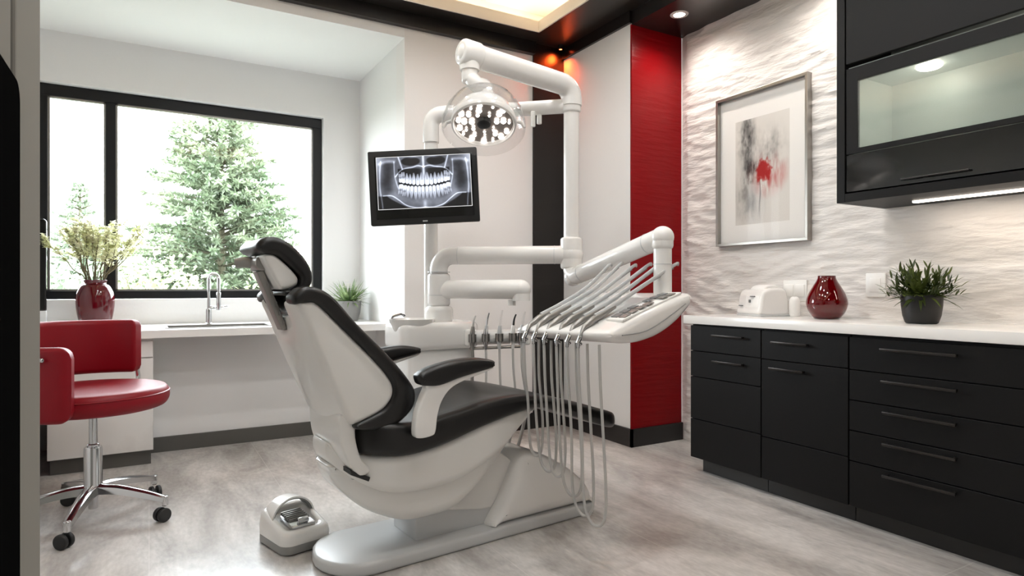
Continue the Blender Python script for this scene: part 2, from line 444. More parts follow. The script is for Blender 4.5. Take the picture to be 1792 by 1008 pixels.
# ------------------------------------------------------------------ the room
CZ = 2.88      # main ceiling
WT = 2.79      # top of wall finish / underside of right bulkhead
XR = 3.212     # stone wall
sbox('floor', M['floor'], 'greige stone-look floor of the treatment room', (-1.5, 3.4, -1.9, 5.25, -0.12, 0.0))
sbox('wall_window', M['wall'], 'white alcove wall with the wide window', (-1.3, -0.63, 5.03, 5.25, 0, 2.9), (1.21, 1.60, 5.03, 5.25, 0, 2.9),
     (-0.63, 1.21, 5.03, 5.25, 2.415, 2.9), (-0.63, 1.21, 5.03, 5.25, 0, 0.945))
sbox('wall_back', M['wall_warm'], 'warm white back wall behind the monitor', (1.48, 2.487, 4.0, 4.16, 0, 2.9), (2.487, 2.77, 4.04, 4.16, 0, 2.9))
sbox('wall_alcove', M['wall'], 'white side wall of the window alcove', (1.48, 1.60, 4.16, 5.03, 0, 2.9))
sbox('wall_left', M['wall'], 'white left wall', (-1.42, -1.3, -1.9, 5.25, 0, 2.9))
sbox('wall_front', M['wall_warm'], 'wall behind the viewer', (-1.3, 3.4, -1.9, -1.75, 0, 3.2))
sbox('wall_column', M['wall'], 'white side face of the corner column', (2.761, 3.4, 3.215, 4.16, 0, 2.9))
sbox('trim_1', M['blackpanel'], 'black wood panel in the back corner', (2.487, 2.7605, 3.985, 4.04, 0.0, CZ))
sbox('trim_2', M['redpanel'], 'red lacquered panel on the corner column', (2.761, XR - 0.004, 3.2, 3.215, 0.0, WT))
sbox('wall_apron', M['wall'], 'white wall panel under the desk', (0.0, 1.48, 4.62, 4.70, 0, 0.752))
sbox('baseboard_alcove', M['baseboard_grey'], 'grey baseboard under the desk', (0.0, 1.478, 4.605, 4.62, 0, 0.095))
sbox('baseboard_column', M['baseboard'], 'black baseboard round the corner column', (2.745, 2.761, 3.184, 3.985, 0, 0.118), (2.745, XR - 0.004, 3.184, 3.2, 0, 0.118))
sbox('baseboard_back', M['baseboard'], 'black baseboard on the back wall', (1.48, 2.745, 3.984, 4.0, 0, 0.118))
# stone wall: real relief
def stone_wall():
    bm = new_bm(); ny, nz = 270, 215; y0, y1, z0, z1 = -1.75, 3.2, 0.0, 2.9
    ys = np.concatenate([np.linspace(y0, 0.0, 40)[:-1], np.linspace(0.0, y1, ny)])
    zs = np.linspace(z0, z1, nz); grid = []
    for y in ys:
        col = []
        for z in zs:
            p = Vector((0.0, y * 1.5 + 0.35 * z, z * 7.0)); q = Vector((3.1, y * 4.6 - 0.9 * z, z * 14.0))
            h = mnoise.fractal(p, 1.0, 2.1, 3) * 0.50 + (1 - abs(mnoise.noise(q)) * 2.4) * 0.50 + mnoise.noise(Vector((7, y * 13, z * 34))) * 0.25
            h += 0.25 * mnoise.noise(Vector((11, y * 0.8, z * 1.1)))
            h *= min(1, max(0, (3.19 - y) / .06)) * min(1, 1); h -= .9 * (1 - min(1, max(0, (3.19 - y) / .06)))
            col.append(bm.verts.new((XR - 0.008 - 0.0170 * h, y, z)))
        grid.append(col)
    for i in range(len(ys) - 1):
        for k in range(nz - 1):
            bm.faces.new((grid[i][k], grid[i][k + 1], grid[i + 1][k + 1], grid[i + 1][k]))
    # back of the wall
    e = [grid[0][0], grid[0][-1], grid[-1][-1], grid[-1][0]]
    b = [bm.verts.new((XR + 0.15, v.co.y, v.co.z)) for v in e]
    bm.faces.new((b[0], b[1], b[2], b[3]))
    edges = [[grid[0][k] for k in range(nz)], [grid[i][-1] for i in range(len(ys))], [grid[-1][k] for k in range(nz - 1, -1, -1)], [grid[i][0] for i in range(len(ys) - 1, -1, -1)]]
    for q in range(4):
        bm.faces.new([b[q]] + edges[q] + [b[(q + 1) % 4]])
    o = struct('wall_right', bm, M['stone'], smooth=True, label='white painted rough stone wall on the right')
stone_wall()
# ceiling: alcove, dark frame round the light cove, cove tray
sbox('ceiling_alcove', M['ceil_white'], 'white ceiling of the window alcove', (-1.3, 1.48, 4.0, 5.03, 2.725, 2.9))
HX0, HX1, HY0, HY1 = -0.95, 2.418, 0.2, 3.80
sbox('ceiling', M['ceil_dark'], 'dark lacquered ceiling frame around the lit cove', (-1.3, HX0, -1.75, 4.0, CZ, CZ + 0.02), (HX1, 2.761, -1.75, 4.0, CZ, CZ + 0.02),
     (HX0, HX1, -1.75, HY0, CZ, CZ + 0.02), (HX0, HX1, HY1, 4.0, CZ, CZ + 0.02))
ov = 0.17
bm = new_bm()
box(bm, HX0 - ov, HX1 + ov, HY0 - ov, HY1 + ov, 3.09, 3.13)
for b in ((HX0 - ov - .02, HX0 - ov, HY0 - ov, HY1 + ov), (HX1 + ov, HX1 + ov + .02, HY0 - ov, HY1 + ov)): box(bm, *b, CZ + .02, 3.09)
for b in ((HX0 - ov, HX1 + ov, HY0 - ov - .02, HY0 - ov), (HX0 - ov, HX1 + ov, HY1 + ov, HY1 + ov + .02)): box(bm, *b, CZ + .02, 3.09)
box(bm, HX0, HX0 + .012, HY0, HY1, CZ - .003, CZ + .075); box(bm, HX1 - .012, HX1, HY0, HY1, CZ - .003, CZ + .075)
box(bm, HX0 + .012, HX1 - .012, HY0, HY0 + .012, CZ - .003, CZ + .075); box(bm, HX0 + .012, HX1 - .012, HY1 - .012, HY1, CZ - .003, CZ + .075)
struct('ceiling_cove', bm, M['cove'], label='cream ceiling cove lit by a hidden warm strip')
t = thing('cove_light', 'warm LED strip running inside the ceiling cove', 'light', (0.7, 2.0, CZ + 0.02))
for b in ((HX0 - .09, HX0 - .06, HY0 - .06, HY1 + .06), (HX1 + .06, HX1 + .09, HY0 - .06, HY1 + .06), (HX0, HX1, HY0 - .09, HY0 - .06), (HX0, HX1, HY1 + .06, HY1 + .09)):
    bobj('led_strip', M['led'], t, b[0] - .7, b[1] - .7, b[2] - 2.0, b[3] - 2.0, 0.002, 0.022)
sbox('ceiling_bulkhead', M['fascia'], 'dark bulkhead along the stone wall', (2.761, XR + 0.1, -1.75, 3.2, WT, CZ + 0.02))
sbox('trim_3', M['fascia'], 'black fascia along the top of the back wall', (-1.3, 2.487, 3.955, 4.0, WT, CZ))
sbox('trim_4', M['fascia'], 'black fascia along the top of the column', (2.741, 2.761, 3.2, 3.985, WT + 0.01, CZ))
# window
bm = new_bm(); fy0, fy1 = 5.075, 5.135
X0, X1, Z0, Z1 = -0.625, 1.185, 0.975, 2.388
ft, fb = 0.075, 0.055
box(bm, X0, X1, fy0, fy1, Z1 - ft, Z1, 0.003); box(bm, X0, X1, fy0, fy1, Z0, Z0 + fb, 0.003)
box(bm, X0, X0 + .05, fy0, fy1, Z0 + fb, Z1 - ft, 0.002); box(bm, X1 - .065, X1, fy0, fy1, Z0 + fb, Z1 - ft, 0.002)
box(bm, -0.255, -0.198, fy0 + .002, fy1 - .002, Z0 + fb, Z1 - ft, 0.002)
win = struct('window_1', bm, M['frame_black'], label='black framed window of two panes')
box_b = new_bm(); box(box_b, X0 + .05, -0.255, 5.100, 5.108, Z0 + fb, Z1 - ft); obj('pane', box_b, M['window_glass'], win, smooth=False)
box_b = new_bm(); box(box_b, -0.198, X1 - .065, 5.100, 5.108, Z0 + fb, Z1 - ft); obj('pane', box_b, M['window_glass'], win, smooth=False)
bm = new_bm(); b2 = 0.012
for (a, b) in ((X0 + .05, -0.255), (-0.198, X1 - .065)):
    box(bm, a, b, 5.085, 5.112, Z1 - ft - b2, Z1 - ft); box(bm, a, b, 5.085, 5.112, Z0 + fb, Z0 + fb + b2)
    box(bm, a, a + b2, 5.085, 5.112, Z0 + fb, Z1 - ft); box(bm, b - b2, b, 5.085, 5.112, Z0 + fb, Z1 - ft)
obj('glazing_bead', bm, M['gun'], win, smooth=False)
sbox('trim_5', M['wall'], 'white window sill and reveal lining', (X0 - .005, X1 + .025, 5.02, 5.25, 0.945, 0.972), (X1 + 0.003, X1 + .025, 5.025, 5.25, .972, 2.39), (X0 - .005, X1 + .025, 5.025, 5.25, 2.39, 2.415))
# door frame at the left edge of the view
bm = new_bm(); box(bm, -1.3, -0.165, 1.135, 1.366, 0, CZ, 0.004); struct('wall_partition', bm, M['door_grey'], label='grey partition end and door jamb at the left edge')
bm = new_bm(); box(bm, -0.215, -0.170, 0.50, 1.130, 0.004, 2.2, 0.004)
dr = struct('door_1', bm, M['door_grey'], label='grey door leaf standing open at the left edge')
bm = new_bm(); pad(bm, rrect(0.52, 1.122, 0.05, 1.34, 0.03), -0.171, -0.158, 0.004, plane='yz', smooth=False); obj('door_panel', bm, M['door_black'], dr, label='black glossy door panel')
# recessed downlights
for i, (x, y) in enumerate(DOWNLIGHTS):
    lab = ['round recessed downlight in the dark bulkhead, above the red panel', 'recessed downlight in the bulkhead above the framed picture', 'recessed downlight in the bulkhead over the long counter', 'recessed downlight at the near end of the bulkhead'][i]
    d = thing('downlight', lab, 'light', (x, y, WT), 0, 'downlights in the bulkhead')
    bm = new_bm(); lathe(bm, [(0.036, -0.004), (0.055, -0.004), (0.058, -0.001), (0.058, 0.0)], 36, cap0=False, cap1=False); obj('trim_ring', bm, M['plastic'], d)
    bm = new_bm(); lathe(bm, [(0.0, -0.0025), (0.037, -0.0025)], 32, cap1=False); obj('diffuser', bm, M['led_white'], d)
for i, (x, y, z) in enumerate(FILLSPOTS):  # fittings for the unseen lamps added to brighten the room
    lab = ['%s lamp in the %s row on the cove ceiling' % (b_, a_) for a_ in ('nearest', 'middle', 'far') for b_ in ('left', 'right')] + ['ceiling lamp behind the viewer, outside the cove']
    d = thing('ceiling_lamp', lab[i], 'light', (x, y, z), 0, 'round ceiling lamps')
    bm = new_bm(); lathe(bm, [(0.05, -0.004), (0.075, -0.004), (0.08, 0.0)], 36, cap0=False, cap1=False); obj('trim_ring', bm, M['plastic'], d)
    bm = new_bm(); lathe(bm, [(0.0, -0.0025), (0.051, -0.0025)], 32, cap1=False); obj('diffuser', bm, M['led_white'], d)
d = thing('accent_light', 'small red accent light at the top of the black corner panel', 'light', (2.690, 3.925, CZ))
bm = new_bm(); lathe(bm, [(0.010, -0.03), (0.02, -0.03), (0.022, 0.0)], 24, cap0=False); obj('housing', bm, M['fascia'], d)
bm = new_bm(); lathe(bm, [(0.0, -0.028), (0.018, -0.028)], 24, cap1=False); obj('lens', bm, M['led_red'], d)

# ------------------------------------------------------------------ right-hand base cabinets
FX = 2.70
def slab_handle(parent, y0, y1, z, x):
    bm = new_bm(); box(bm, x - 0.030, x - 0.020, y0, y1, z - 0.006, z + 0.006, 0.002)
    for y in (y0 + 0.012, y1 - 0.012): box(bm, x - 0.022, x + 0.001, y - 0.004, y + 0.004, z - 0.004, z + 0.004)
    obj('handle', bm, M['handle'], parent)
def base_cabinet(label, y0, y1, fronts):
    t = thing('base_cabinet', label, 'cabinet', (FX, (y0 + y1) / 2, 0), 0, 'black base cabinets along the stone wall'); oy = (y0 + y1) / 2
    bobj('carcass', M['black_matte'], t, 0.020, XR - 0.03 - FX, y0 - oy + .001, y1 - oy - .001, 0.078, 0.842)
    bobj('plinth', M['baseboard'], t, 0.055, XR - 0.04 - FX, y0 - oy + .001, y1 - oy - (.045 if y1 > 2.5 else .001), 0.001, 0.079)
    for (nm, za, zb, hz, ha, hb) in fronts:
        f = bobj(nm, M['black_matte'], t, 0.0, 0.0195, y0 - oy + .002, y1 - oy - .002, za, zb, bev=0.0015, seg=1)
        if hz: slab_handle(f, ha - oy, hb - oy, hz, 0.0)
base_cabinet('narrow black base cabinet at the far end, next to the red column', 2.140, 2.622,
    [('drawer', .694, .836, .789, 2.237, 2.443), ('drawer', .547, .690, .647, 2.237, 2.440), ('door', .306, .543, None, 0, 0), ('door', .082, .302, None, 0, 0)])
base_cabinet('middle black base cabinet with a drawer above tall fronts', 1.677, 2.138,
    [('drawer', .692, .834, .780, 1.865, 2.063), ('door', .298, .688, .650, 1.885, 2.075), ('door', .082, .294, None, 0, 0)])
base_cabinet('wide black base cabinet with five drawers, nearest in view', 0.90, 1.675,
    [('drawer', .690, .832, .790, 1.232, 1.525), ('drawer', .555, .686, .655, 1.232, 1.520), ('drawer', .420, .551, .524, 1.235, 1.515), ('drawer', .285, .416, .391, 1.235, 1.515), ('drawer', .082, .281, .258, 1.235, 1.515)])
base_cabinet('black base cabinet at the near end of the counter', 0.10, 0.898,
    [('drawer', .690, .832, .790, 0.35, 0.65), ('door', .082, .686, .650, 0.35, 0.65)])
bm = new_bm(); box(bm, 2.682, XR - 0.02, 0.08, 2.660, 0.846, 0.892, 0.003)
tag(obj('countertop', bm, M['quartz']), 'white quartz countertop over the black base cabinets', 'countertop')

# wall cabinet
WX = 2.797; t = thing('wall_cabinet', 'black wall cabinet with a satin glass flap door and lit inside', 'cabinet', (WX, 1.0, 1.447)); ty = 1.0
def wc(name, m, x0, x1, y0, y1, z0, z1, bev=0.0012, parent=None, label=None):
    return bobj(name, m, parent or t, x0 - WX, x1 - WX, y0 - ty, y1 - ty, z0 - 1.447, z1 - 1.447, bev=bev, seg=1, label=label)
YA, YB = 0.20, 1.795
wc('side_panel', M['black_matte'], WX, XR - .02, YB - .04, YB, 1.447, 2.788)
wc('side_panel', M['black_matte'], WX, XR - .02, YA, YA + .04, 1.447, 2.788)
wc('bottom_panel', M['black_matte'], WX, XR - .02, YA + .04, YB - .04, 1.447, 1.487)
wc('shelf_panel', M['cab_inside'], WX + .03, XR - .03, YA + .04, YB - .04, 1.60, 1.662)
wc('top_panel', M['cab_inside'], WX + .03, XR - .03, YA + .04, YB - .04, 2.045, 2.075)
wc('back_panel', M['cab_inside'], XR - .035, XR - .02, YA + .04, YB - .04, 1.487, 2.788)
wc('side_lining', M['cab_inside'], WX + .03, XR - .035, YB - .046, YB - .0405, 1.662, 2.045)
wc('flap_door', M['black_matte'], WX + .003, WX + .022, YA + .043, YB - .044, 2.085, 2.783)
bm = new_bm(); dy0, dy1 = YA + .043 - ty, YB - .044 - ty
for a, b, c, d_ in ((dy0, dy1, 2.000, 2.062), (dy0, dy1, 1.668, 1.690), (dy1 - .052, dy1, 1.690, 2.000), (dy0, dy0 + .05, 1.690, 2.000)):
    box(bm, .006, .026, a, b, c - 1.447, d_ - 1.447)
gdoor = obj('glass_door', bm, M['black_matte'], t, smooth=False)
wc('pane', M['cab_glass'], WX + .012, WX + .017, YA + .09, YB - .094, 1.688, 2.004, 0, gdoor)
lp = wc('lower_panel', M['black_gloss'], WX + .006, WX + .024, YA + .043, YB - .044, 1.493, 1.663, label='glossy black glass panel')
bm = new_bm(); box(bm, -.012, .006, 1.24 - ty, 1.50 - ty, 1.512 - 1.447, 1.519 - 1.447, .002); obj('handle', bm, M['handle'], lp)
wc('light_strip', M['led_strip'], 3.015, 3.045, 0.25, 1.57, 1.439, 1.447, 0)
bm = new_bm(); lathe(bm, [(0, -.012), (.04, -.012), (.05, -.006), (.05, 0)], 28); obj('puck_light', bm, M['led_white'], t, loc=(3.02 - WX, 1.50 - ty, 2.043 - 1.447))

# framed picture on the stone wall
PX, PY0, PY1, PZ0, PZ1 = 3.198, 2.196, 2.846, 1.315, 2.250
t = thing('framed_picture', 'abstract grey and red print in a silver frame on the stone wall', 'picture', (PX, (PY0 + PY1) / 2, PZ0)); cy = (PY0 + PY1) / 2; hw = (PY1 - PY0) / 2; hh = PZ1 - PZ0
bm = new_bm(); fw, dp = .016, .042
box(bm, -dp, 0, -hw, hw, 0, fw, .001); box(bm, -dp, 0, -hw, hw, hh - fw, hh, .001); box(bm, -dp, 0, -hw, -hw + fw, fw, hh - fw, .001); box(bm, -dp, 0, hw - fw, hw, fw, hh - fw, .001)
obj('frame', bm, M['art_frame'], t, smooth=False)
bobj('mat_board', M['mat_board'], t, -.012, -.004, -hw + fw, hw - fw, fw, hh - fw)
bobj('glass', M['pic_glass'], t, -.030, -.027, -hw + fw, hw - fw, fw, hh - fw, smooth=False)
def vnoise(nx, ny, fx, fy, seed):
    rg = np.random.RandomState(seed); g = rg.rand(fy + 2, fx + 2)
    xs = np.linspace(0, fx, nx); ys = np.linspace(0, fy, ny)
    xi = np.minimum(xs.astype(int), fx); yi = np.minimum(ys.astype(int), fy); xf = xs - xi; yf = ys - yi
    xf = xf * xf * (3 - 2 * xf); yf = yf * yf * (3 - 2 * yf)
    a = g[np.ix_(yi, xi)]; b = g[np.ix_(yi, xi + 1)]; c = g[np.ix_(yi + 1, xi)]; d = g[np.ix_(yi + 1, xi + 1)]
    return (a * (1 - xf) + b * xf) * (1 - yf)[:, None] + (c * (1 - xf) + d * xf) * yf[:, None]
def fnoise(nx, ny, fx, fy, seed, o=4):
    s = 0; w = 0.5; tot = 0
    for k in range(o): s = s + w * vnoise(nx, ny, fx * 2 ** k, fy * 2 ** k, seed + k); tot += w; w *= .55
    return s / tot
def picture_mesh(name, rgb, w, h, m, parent, axes, origin):
    """flat printed sheet: colour grid rgb (ny,nx,3), row 0 at the top; axes = (right vec, up vec)"""
    ny, nx = rgb.shape[:2]; rv, uv = Vector(axes[0]), Vector(axes[1]); o0 = Vector(origin)
    U, V = np.meshgrid(np.linspace(-.5, .5, nx) * w, np.linspace(1, 0, ny) * h)
    co = np.array(o0)[None, None, :] + U[..., None] * np.array(rv) + V[..., None] * np.array(uv)
    idx = np.arange(nx * ny).reshape(ny, nx)
    f = np.stack([idx[1:, :-1], idx[1:, 1:], idx[:-1, 1:], idx[:-1, :-1]], -1).reshape(-1, 4)
    me = bpy.data.meshes.new(name); me.from_pydata(co.reshape(-1, 3).tolist(), [], f.tolist())
    a = me.color_attributes.new('picture', 'FLOAT_COLOR', 'POINT')
    c = np.ones((nx * ny, 4), np.float32); c[:, :3] = rgb.reshape(-1, 3); a.data.foreach_set('color', c.ravel())
    me.materials.append(m); o = bpy.data.objects.new(name, me); COL.objects.link(o); o.parent = parent
    return o
def s2l(x): return np.where(x <= .04045, x / 12.92, ((np.clip(x, 0, None) + .055) / 1.055) ** 2.4)
nx, ny = 150, 210
U, V = np.meshgrid(np.linspace(0, 1, nx), np.linspace(0, 1, ny))
g = np.full((ny, nx, 3), (.84, .825, .80))
n1 = fnoise(nx, ny, 4, 5, 3); n2 = fnoise(nx, ny, 14, 5, 11); n3 = fnoise(nx, ny, 30, 30, 23)
blob = np.exp(-((U - .22) / .14) ** 2 - ((V - .18) / .20) ** 2) * 1.1 + np.exp(-((U - .25) / .1) ** 2 - ((V - .50) / .13) ** 2) * .8 + np.exp(-((U - .36) / .08) ** 2 - ((V - .47) / .06) ** 2) * 1.1 + .5 * np.exp(-((U - .65) / .25) ** 2 - ((V - .32) / .16) ** 2) + .45 * np.exp(-((U - .25) / .25) ** 2 - ((V - .75) / .2) ** 2)
dk = np.clip(blob * (np.clip(n1 * 1.6 - .35, 0, 1.2) * .6 + np.clip(n2 * 2.2 - .7, 0, 1) * .55 + np.clip(n3 * 3 - 1.2, 0, 1) * .25), 0, .85)
drip = np.exp(-((U - .47 - .01 * np.sin(V * 20)) / .012) ** 2) * np.clip((V - .5) * 4, 0, 1) * np.clip((.97 - V) * 4, 0, 1) * .55
g = g * (1 - np.clip(dk + drip, 0, .9)[..., None]) + np.array((.13, .125, .125)) * np.clip(dk + drip, 0, .9)[..., None]
ang = np.arctan2(V - .51, (U - .53) * .7); rr_ = np.hypot((U - .53) * .72, (V - .51))
rad = .118 + .003 * np.sin(ang * 5 + 1) + .05 * (n1 - .5) + .045 * (n2 - .5) + .09 * (n3 - .5)
core = np.clip((rad - rr_) / .05, 0, 1); halo = np.clip(1 - np.hypot((U - .62) / .42, (V - .55) / .24), 0, 1) * np.clip(n2 * 2.4 - .75, 0, 1) * .75
rdm = np.clip(core * .95 + halo, 0, 1)[..., None]
g = g * (1 - rdm) + np.array((.62, .05, .04)) * rdm
picture_mesh('print', s2l(g), 0.385, 0.645, M['art'], t, ((0, -1, 0), (0, 0, 1)), (-.0125, 0, .125))

# wall plates
for i, (y, z, w) in enumerate(((1.84, 1.065, .10), (2.30, 1.035, .15))):
    t = thing('wall_outlet', ['white socket plate on the stone wall between red vase and plant', 'white double socket plate on the stone wall behind the dispenser'][i], 'outlet', (3.196, y, z - .06), 0, 'wall outlets above the counter')
    bobj('plate', M['plate'], t, -.006, .004, -w / 2, w / 2, 0, .12, bev=.003)
    for k in ((0,) if i == 0 else (-.035, .035)):
        bobj('socket', M['plate'], t, -.011, -.005, k - .028, k + .028, .025, .095, bev=.002)

# white countertop dispenser
t = thing('countertop_dispenser', 'white plastic dispenser box on the counter beside the red vase', 'dispenser', (3.055, 2.41, .892), R(-18))
bm = new_bm(); pad(bm, [(-.085, .006), (.085, .006), (.092, .04), (.088, .10), (.07, .148), (.03, .158), (-.045, .150), (-.075, .125), (-.088, .06)], -.115, .115, .018, plane='xz', n_mid=2); obj('body', bm, M['plastic'], t)
bm = new_bm(); pad(bm, rrect(-.10, .10, -.12, .12, .02), 0, .010, .003, plane='xy', smooth=False); obj('base', bm, M['plastic_grey'], t)
bm = new_bm(); box(bm, -.096, -.083, -.095, .035, .030, .105, .004, mtx=Matrix.Rotation(R(6), 4, 'Y')); obj('front_cover', bm, M['plate'], t)
bm = new_bm(); pad(bm, [(-.04, .152), (-.02, .170), (.03, .176), (.055, .158), (.04, .148), (-.03, .146)], -.075, .06, .008); obj('lid', bm, M['plate'], t)
bm = new_bm(); box(bm, -.094, -.086, -.06, -.02, .108, .113); obj('slot', bm, M['key_dark'], t)
bobj('slot', M['key_dark'], t, -.098, -.088, -.02, -.012, .075, .092); bobj('slot', M['key_dark'], t, -.100, -.088, .055, .085, .055, .059)
bm = new_bm(); lathe(bm, [(.022, 0), (.028, .01), (.028, .09), (.02, .105), (.012, .11), (0, .11)], 24)
tag(obj('white_canister', bm, M['plate'], loc=(3.10, 2.235, .892)), 'small white canister standing right of the white dispenser', 'canister')

# red teardrop vase
bm = new_bm()
prof = [(0, 0), (.045, 0), (.062, .006), (.085, .035), (.097, .07), (.0965, .095), (.085, .13), (.066, .165), (.050, .192), (.043, .208), (.042, .219), (.039, .219), (.040, .205), (.062, .165), (.081, .13), (.092, .095), (.0925, .07), (.08, .036), (.055, .010), (0, .008)]
prof = [(p.x, p.y) for p in catmull([(a, b, 0) for a, b in prof], 4)]
lathe(bm, [(max(r, 0), z) for r, z in prof], 56, cap0=False, cap1=False)
tag(obj('glass_vase', bm, M['red_glass'], loc=(3.01, 1.985, .8925)), 'bulbous red glass vase on the white countertop', 'vase')

def leaf_blade(bm, base, direction, length, width, droop, rnd, seg=6, fold=0.25):
    d = Vector(direction).normalized(); side = d.cross(Vector((0, 0, 1)))
    side = side.normalized() if side.length > 1e-3 else Vector((1, 0, 0))
    p = Vector(base); rows = []
    for k in range(seg + 1):
        t_ = k / seg; w = width * math.sin(PI * min(1, .12 + t_ * .88)) ** .8 * (1 if k < seg else 0)
        nrm = side.cross(d).normalized()
        c = bm.verts.new(p - nrm * w * fold)
        rows.append((bm.verts.new(p - side * w), c, bm.verts.new(p + side * w)) if w > 1e-5 else (c,))
        d = (d + Vector((0, 0, -droop / seg))).normalized(); p = p + d * (length / seg)
        side = d.cross(Vector((0, 0, 1))).normalized() if d.cross(Vector((0, 0, 1))).length > 1e-3 else side
    for a, b in zip(rows, rows[1:]):
        if len(b) == 3:
            bm.faces.new((a[0], a[1], b[1], b[0])); bm.faces.new((a[1], a[2], b[2], b[1]))
        else:
            bm.faces.new((a[0], a[1], b[0])); bm.faces.new((a[1], a[2], b[0]))
def potted(name, label, loc, pot_prof, pot_m, soil_r, soil_z, leaf_m, n, lmin, lmax, wid, spread, flowers=0, serr=False):
    t = thing(name, label, 'plant', loc); rnd = random.Random(len(label))
    bm = new_bm(); lathe(bm, pot_prof, 44, cap0=False, cap1=False); obj('pot', bm, pot_m, t)
    bm = new_bm(); lathe(bm, [(0, soil_z + .006), (soil_r * .6, soil_z + .004), (soil_r, soil_z)], 24, cap1=False); obj('soil', bm, M['soil'], t)
    bm = new_bm()
    for i in range(n):
        az = rnd.uniform(0, 2 * PI); el = rnd.uniform(.05, 1.0) ** .8 * spread
        d = Vector((math.cos(az) * math.sin(el), math.sin(az) * math.sin(el), math.cos(el)))
        L = rnd.uniform(lmin, lmax) * (1.0 if el < .9 else .92); b = (math.cos(az) * rnd.uniform(0, soil_r * .6), math.sin(az) * rnd.uniform(0, soil_r * .6), soil_z)
        leaf_blade(bm, b, d, L, wid * rnd.uniform(.7, 1.25), rnd.uniform(.15, 1.1), rnd)
        if serr:
            dd = d; p = Vector(b)
            for q in range(4):
                f = .35 + q * .15; sd = Vector((rnd.uniform(-1, 1), rnd.uniform(-1, 1), rnd.uniform(0, .8)))
                leaf_blade(bm, p + dd * L * f - Vector((0, 0, .25 * f * f * L * .3)), (dd + sd * .9), L * .30, wid * .8, .4, rnd, 4)
    obj('foliage', bm, leaf_m, t)
    if flowers:
        for i in range(flowers):
            bm = new_bm()
            az = rnd.uniform(0, 2 * PI); el = rnd.uniform(0, .8); L = rnd.uniform(.10, .17)
            c = Vector((math.cos(az) * math.sin(el) * L, math.sin(az) * math.sin(el) * L, soil_z + math.cos(el) * L))
            for q in range(5):
                a = q * 2 * PI / 5 + az
                leaf_blade(bm, c, (math.cos(a), math.sin(a), .5), .02, .006, .6, rnd, 3)
            obj('flower', bm, M['flower_white'], t, label='small white flower')
    return t
potted('potted_plant', 'dark green bushy plant in a black pot on the countertop', (2.985, 1.515, .892),
       [(0, 0.0), (.056, 0), (.064, .004), (.074, .035), (.080, .08), (.082, .128), (.077, .128), (.075, .112), (0, .110)], M['pot_black'], .075, .113, M['leaf'], 150, .09, .185, .0062, 1.45, 0, True)
potted('potted_plant', 'flowering green plant in a grey pot at the right end of the desk', (1.315, 4.76, .80),
       [(0, 0.0), (.060, 0), (.068, .004), (.084, .06), (.094, .145), (.095, .152), (.088, .152), (.084, .14), (0, .138)], M['pot_grey'], .083, .14, M['leaf_fern'], 150, .10, .215, .0055, 1.3, 22)

# ------------------------------------------------------------------ desk run under the window
bm = new_bm(); sx0, sx1, sy0, sy1 = 0.10, 0.70, 4.42, 4.68
for b in ((-1.29, sx0, 4.25, 5.025), (sx1, 1.478, 4.25, 5.025), (sx0, sx1, 4.25, sy0), (sx0, sx1, sy1, 5.025)): box(bm, *b, .755, .80)
box(bm, -1.29, -.56, 3.66, 4.25, .755, .80)
bmesh.ops.remove_doubles(bm, verts=bm.verts, dist=1e-4)
tag(obj('desk_worktop', bm, M['desk_white'], smooth=False), 'white worktop running under the window', 'worktop')
t = thing('sink', 'inset steel sink in the worktop under the window', 'sink', ((sx0 + sx1) / 2, (sy0 + sy1) / 2, .80)); a, b = (sx1 - sx0) / 2, (sy1 - sy0) / 2
bm = new_bm()
for q in ((-a - .015, a + .015, -b - .015, -b), (-a - .015, a + .015, b, b + .015), (-a - .015, -a, -b, b), (a, a + .015, -b, b)): box(bm, *q, 0, .004)
obj('rim', bm, M['steel'], t, smooth=False)
bm = new_bm()
for q in ((-a, a, -b, -b + .004), (-a, a, b - .004, b), (-a, -a + .004, -b, b), (a - .004, a, -b, b)): box(bm, *q, -.040, .002)
box(bm, -a, a, -b, b, -.043, -.040); obj('basin', bm, M['steel'], t, smooth=False)
t = thing('faucet', 'chrome gooseneck faucet behind the sink', 'faucet', (.352, 4.745, .80))
bm = new_bm(); lathe(bm, [(0, 0), (.026, 0), (.026, .008), (.019, .014), (.018, .10), (.015, .11), (0, .11)], 28); obj('base', bm, M['chrome'], t)
bm = new_bm(); tube(bm, fillet([(0, 0, .10), (0, 0, .345), (.055, -.075, .345), (.055, -.075, .13)], .04), .0105, 14); obj('spout', bm, M['chrome'], t)
bm = new_bm(); rtube(bm, (.055, -.075, .22), (.055, -.075, .10), .015); obj('spray_head', bm, M['chrome'], t)
bm = new_bm(); rtube(bm, (.0, .0, .115), (.045, .0, .115), .014); tube(bm, [(.03, .0, .115), (.12, .0, .125)], [.008, .006], 10); obj('lever', bm, M['chrome'], t)
t = thing('drawer_pedestal', 'white marbled cupboard under the left end of the worktop', 'cabinet', (-.24, 4.45, 0))
bobj('carcass', M['marble'], t, -.25, .262, -.13, .13, .085, .752)
bobj('plinth', M['baseboard_grey'], t, -.24, .25, -.115, .12, .001, .086)
bobj('drawer', M['marble'], t, -.25, .260, -.150, -.131, .640, .735, bev=.002, seg=1)
bobj('door', M['marble'], t, -.25, .260, -.150, -.131, .090, .634, bev=.002, seg=1)
t = thing('corner_cupboard', 'white corner cupboard behind the red swivel chair, by the left wall', 'cabinet', (-.90, 3.95, 0))
bobj('carcass', M['marble'], t, -.38, .38, -.24, .29, .085, .752)
bobj('plinth', M['baseboard_grey'], t, -.37, .36, -.22, .28, .001, .086)
bobj('door', M['marble'], t, -.375, .375, -.26, -.241, .09, .748, bev=.002, seg=1)
t = thing('computer_monitor', 'black upright screen seen edge-on at the left of the window', 'monitor', (-.70, 4.82, .80))
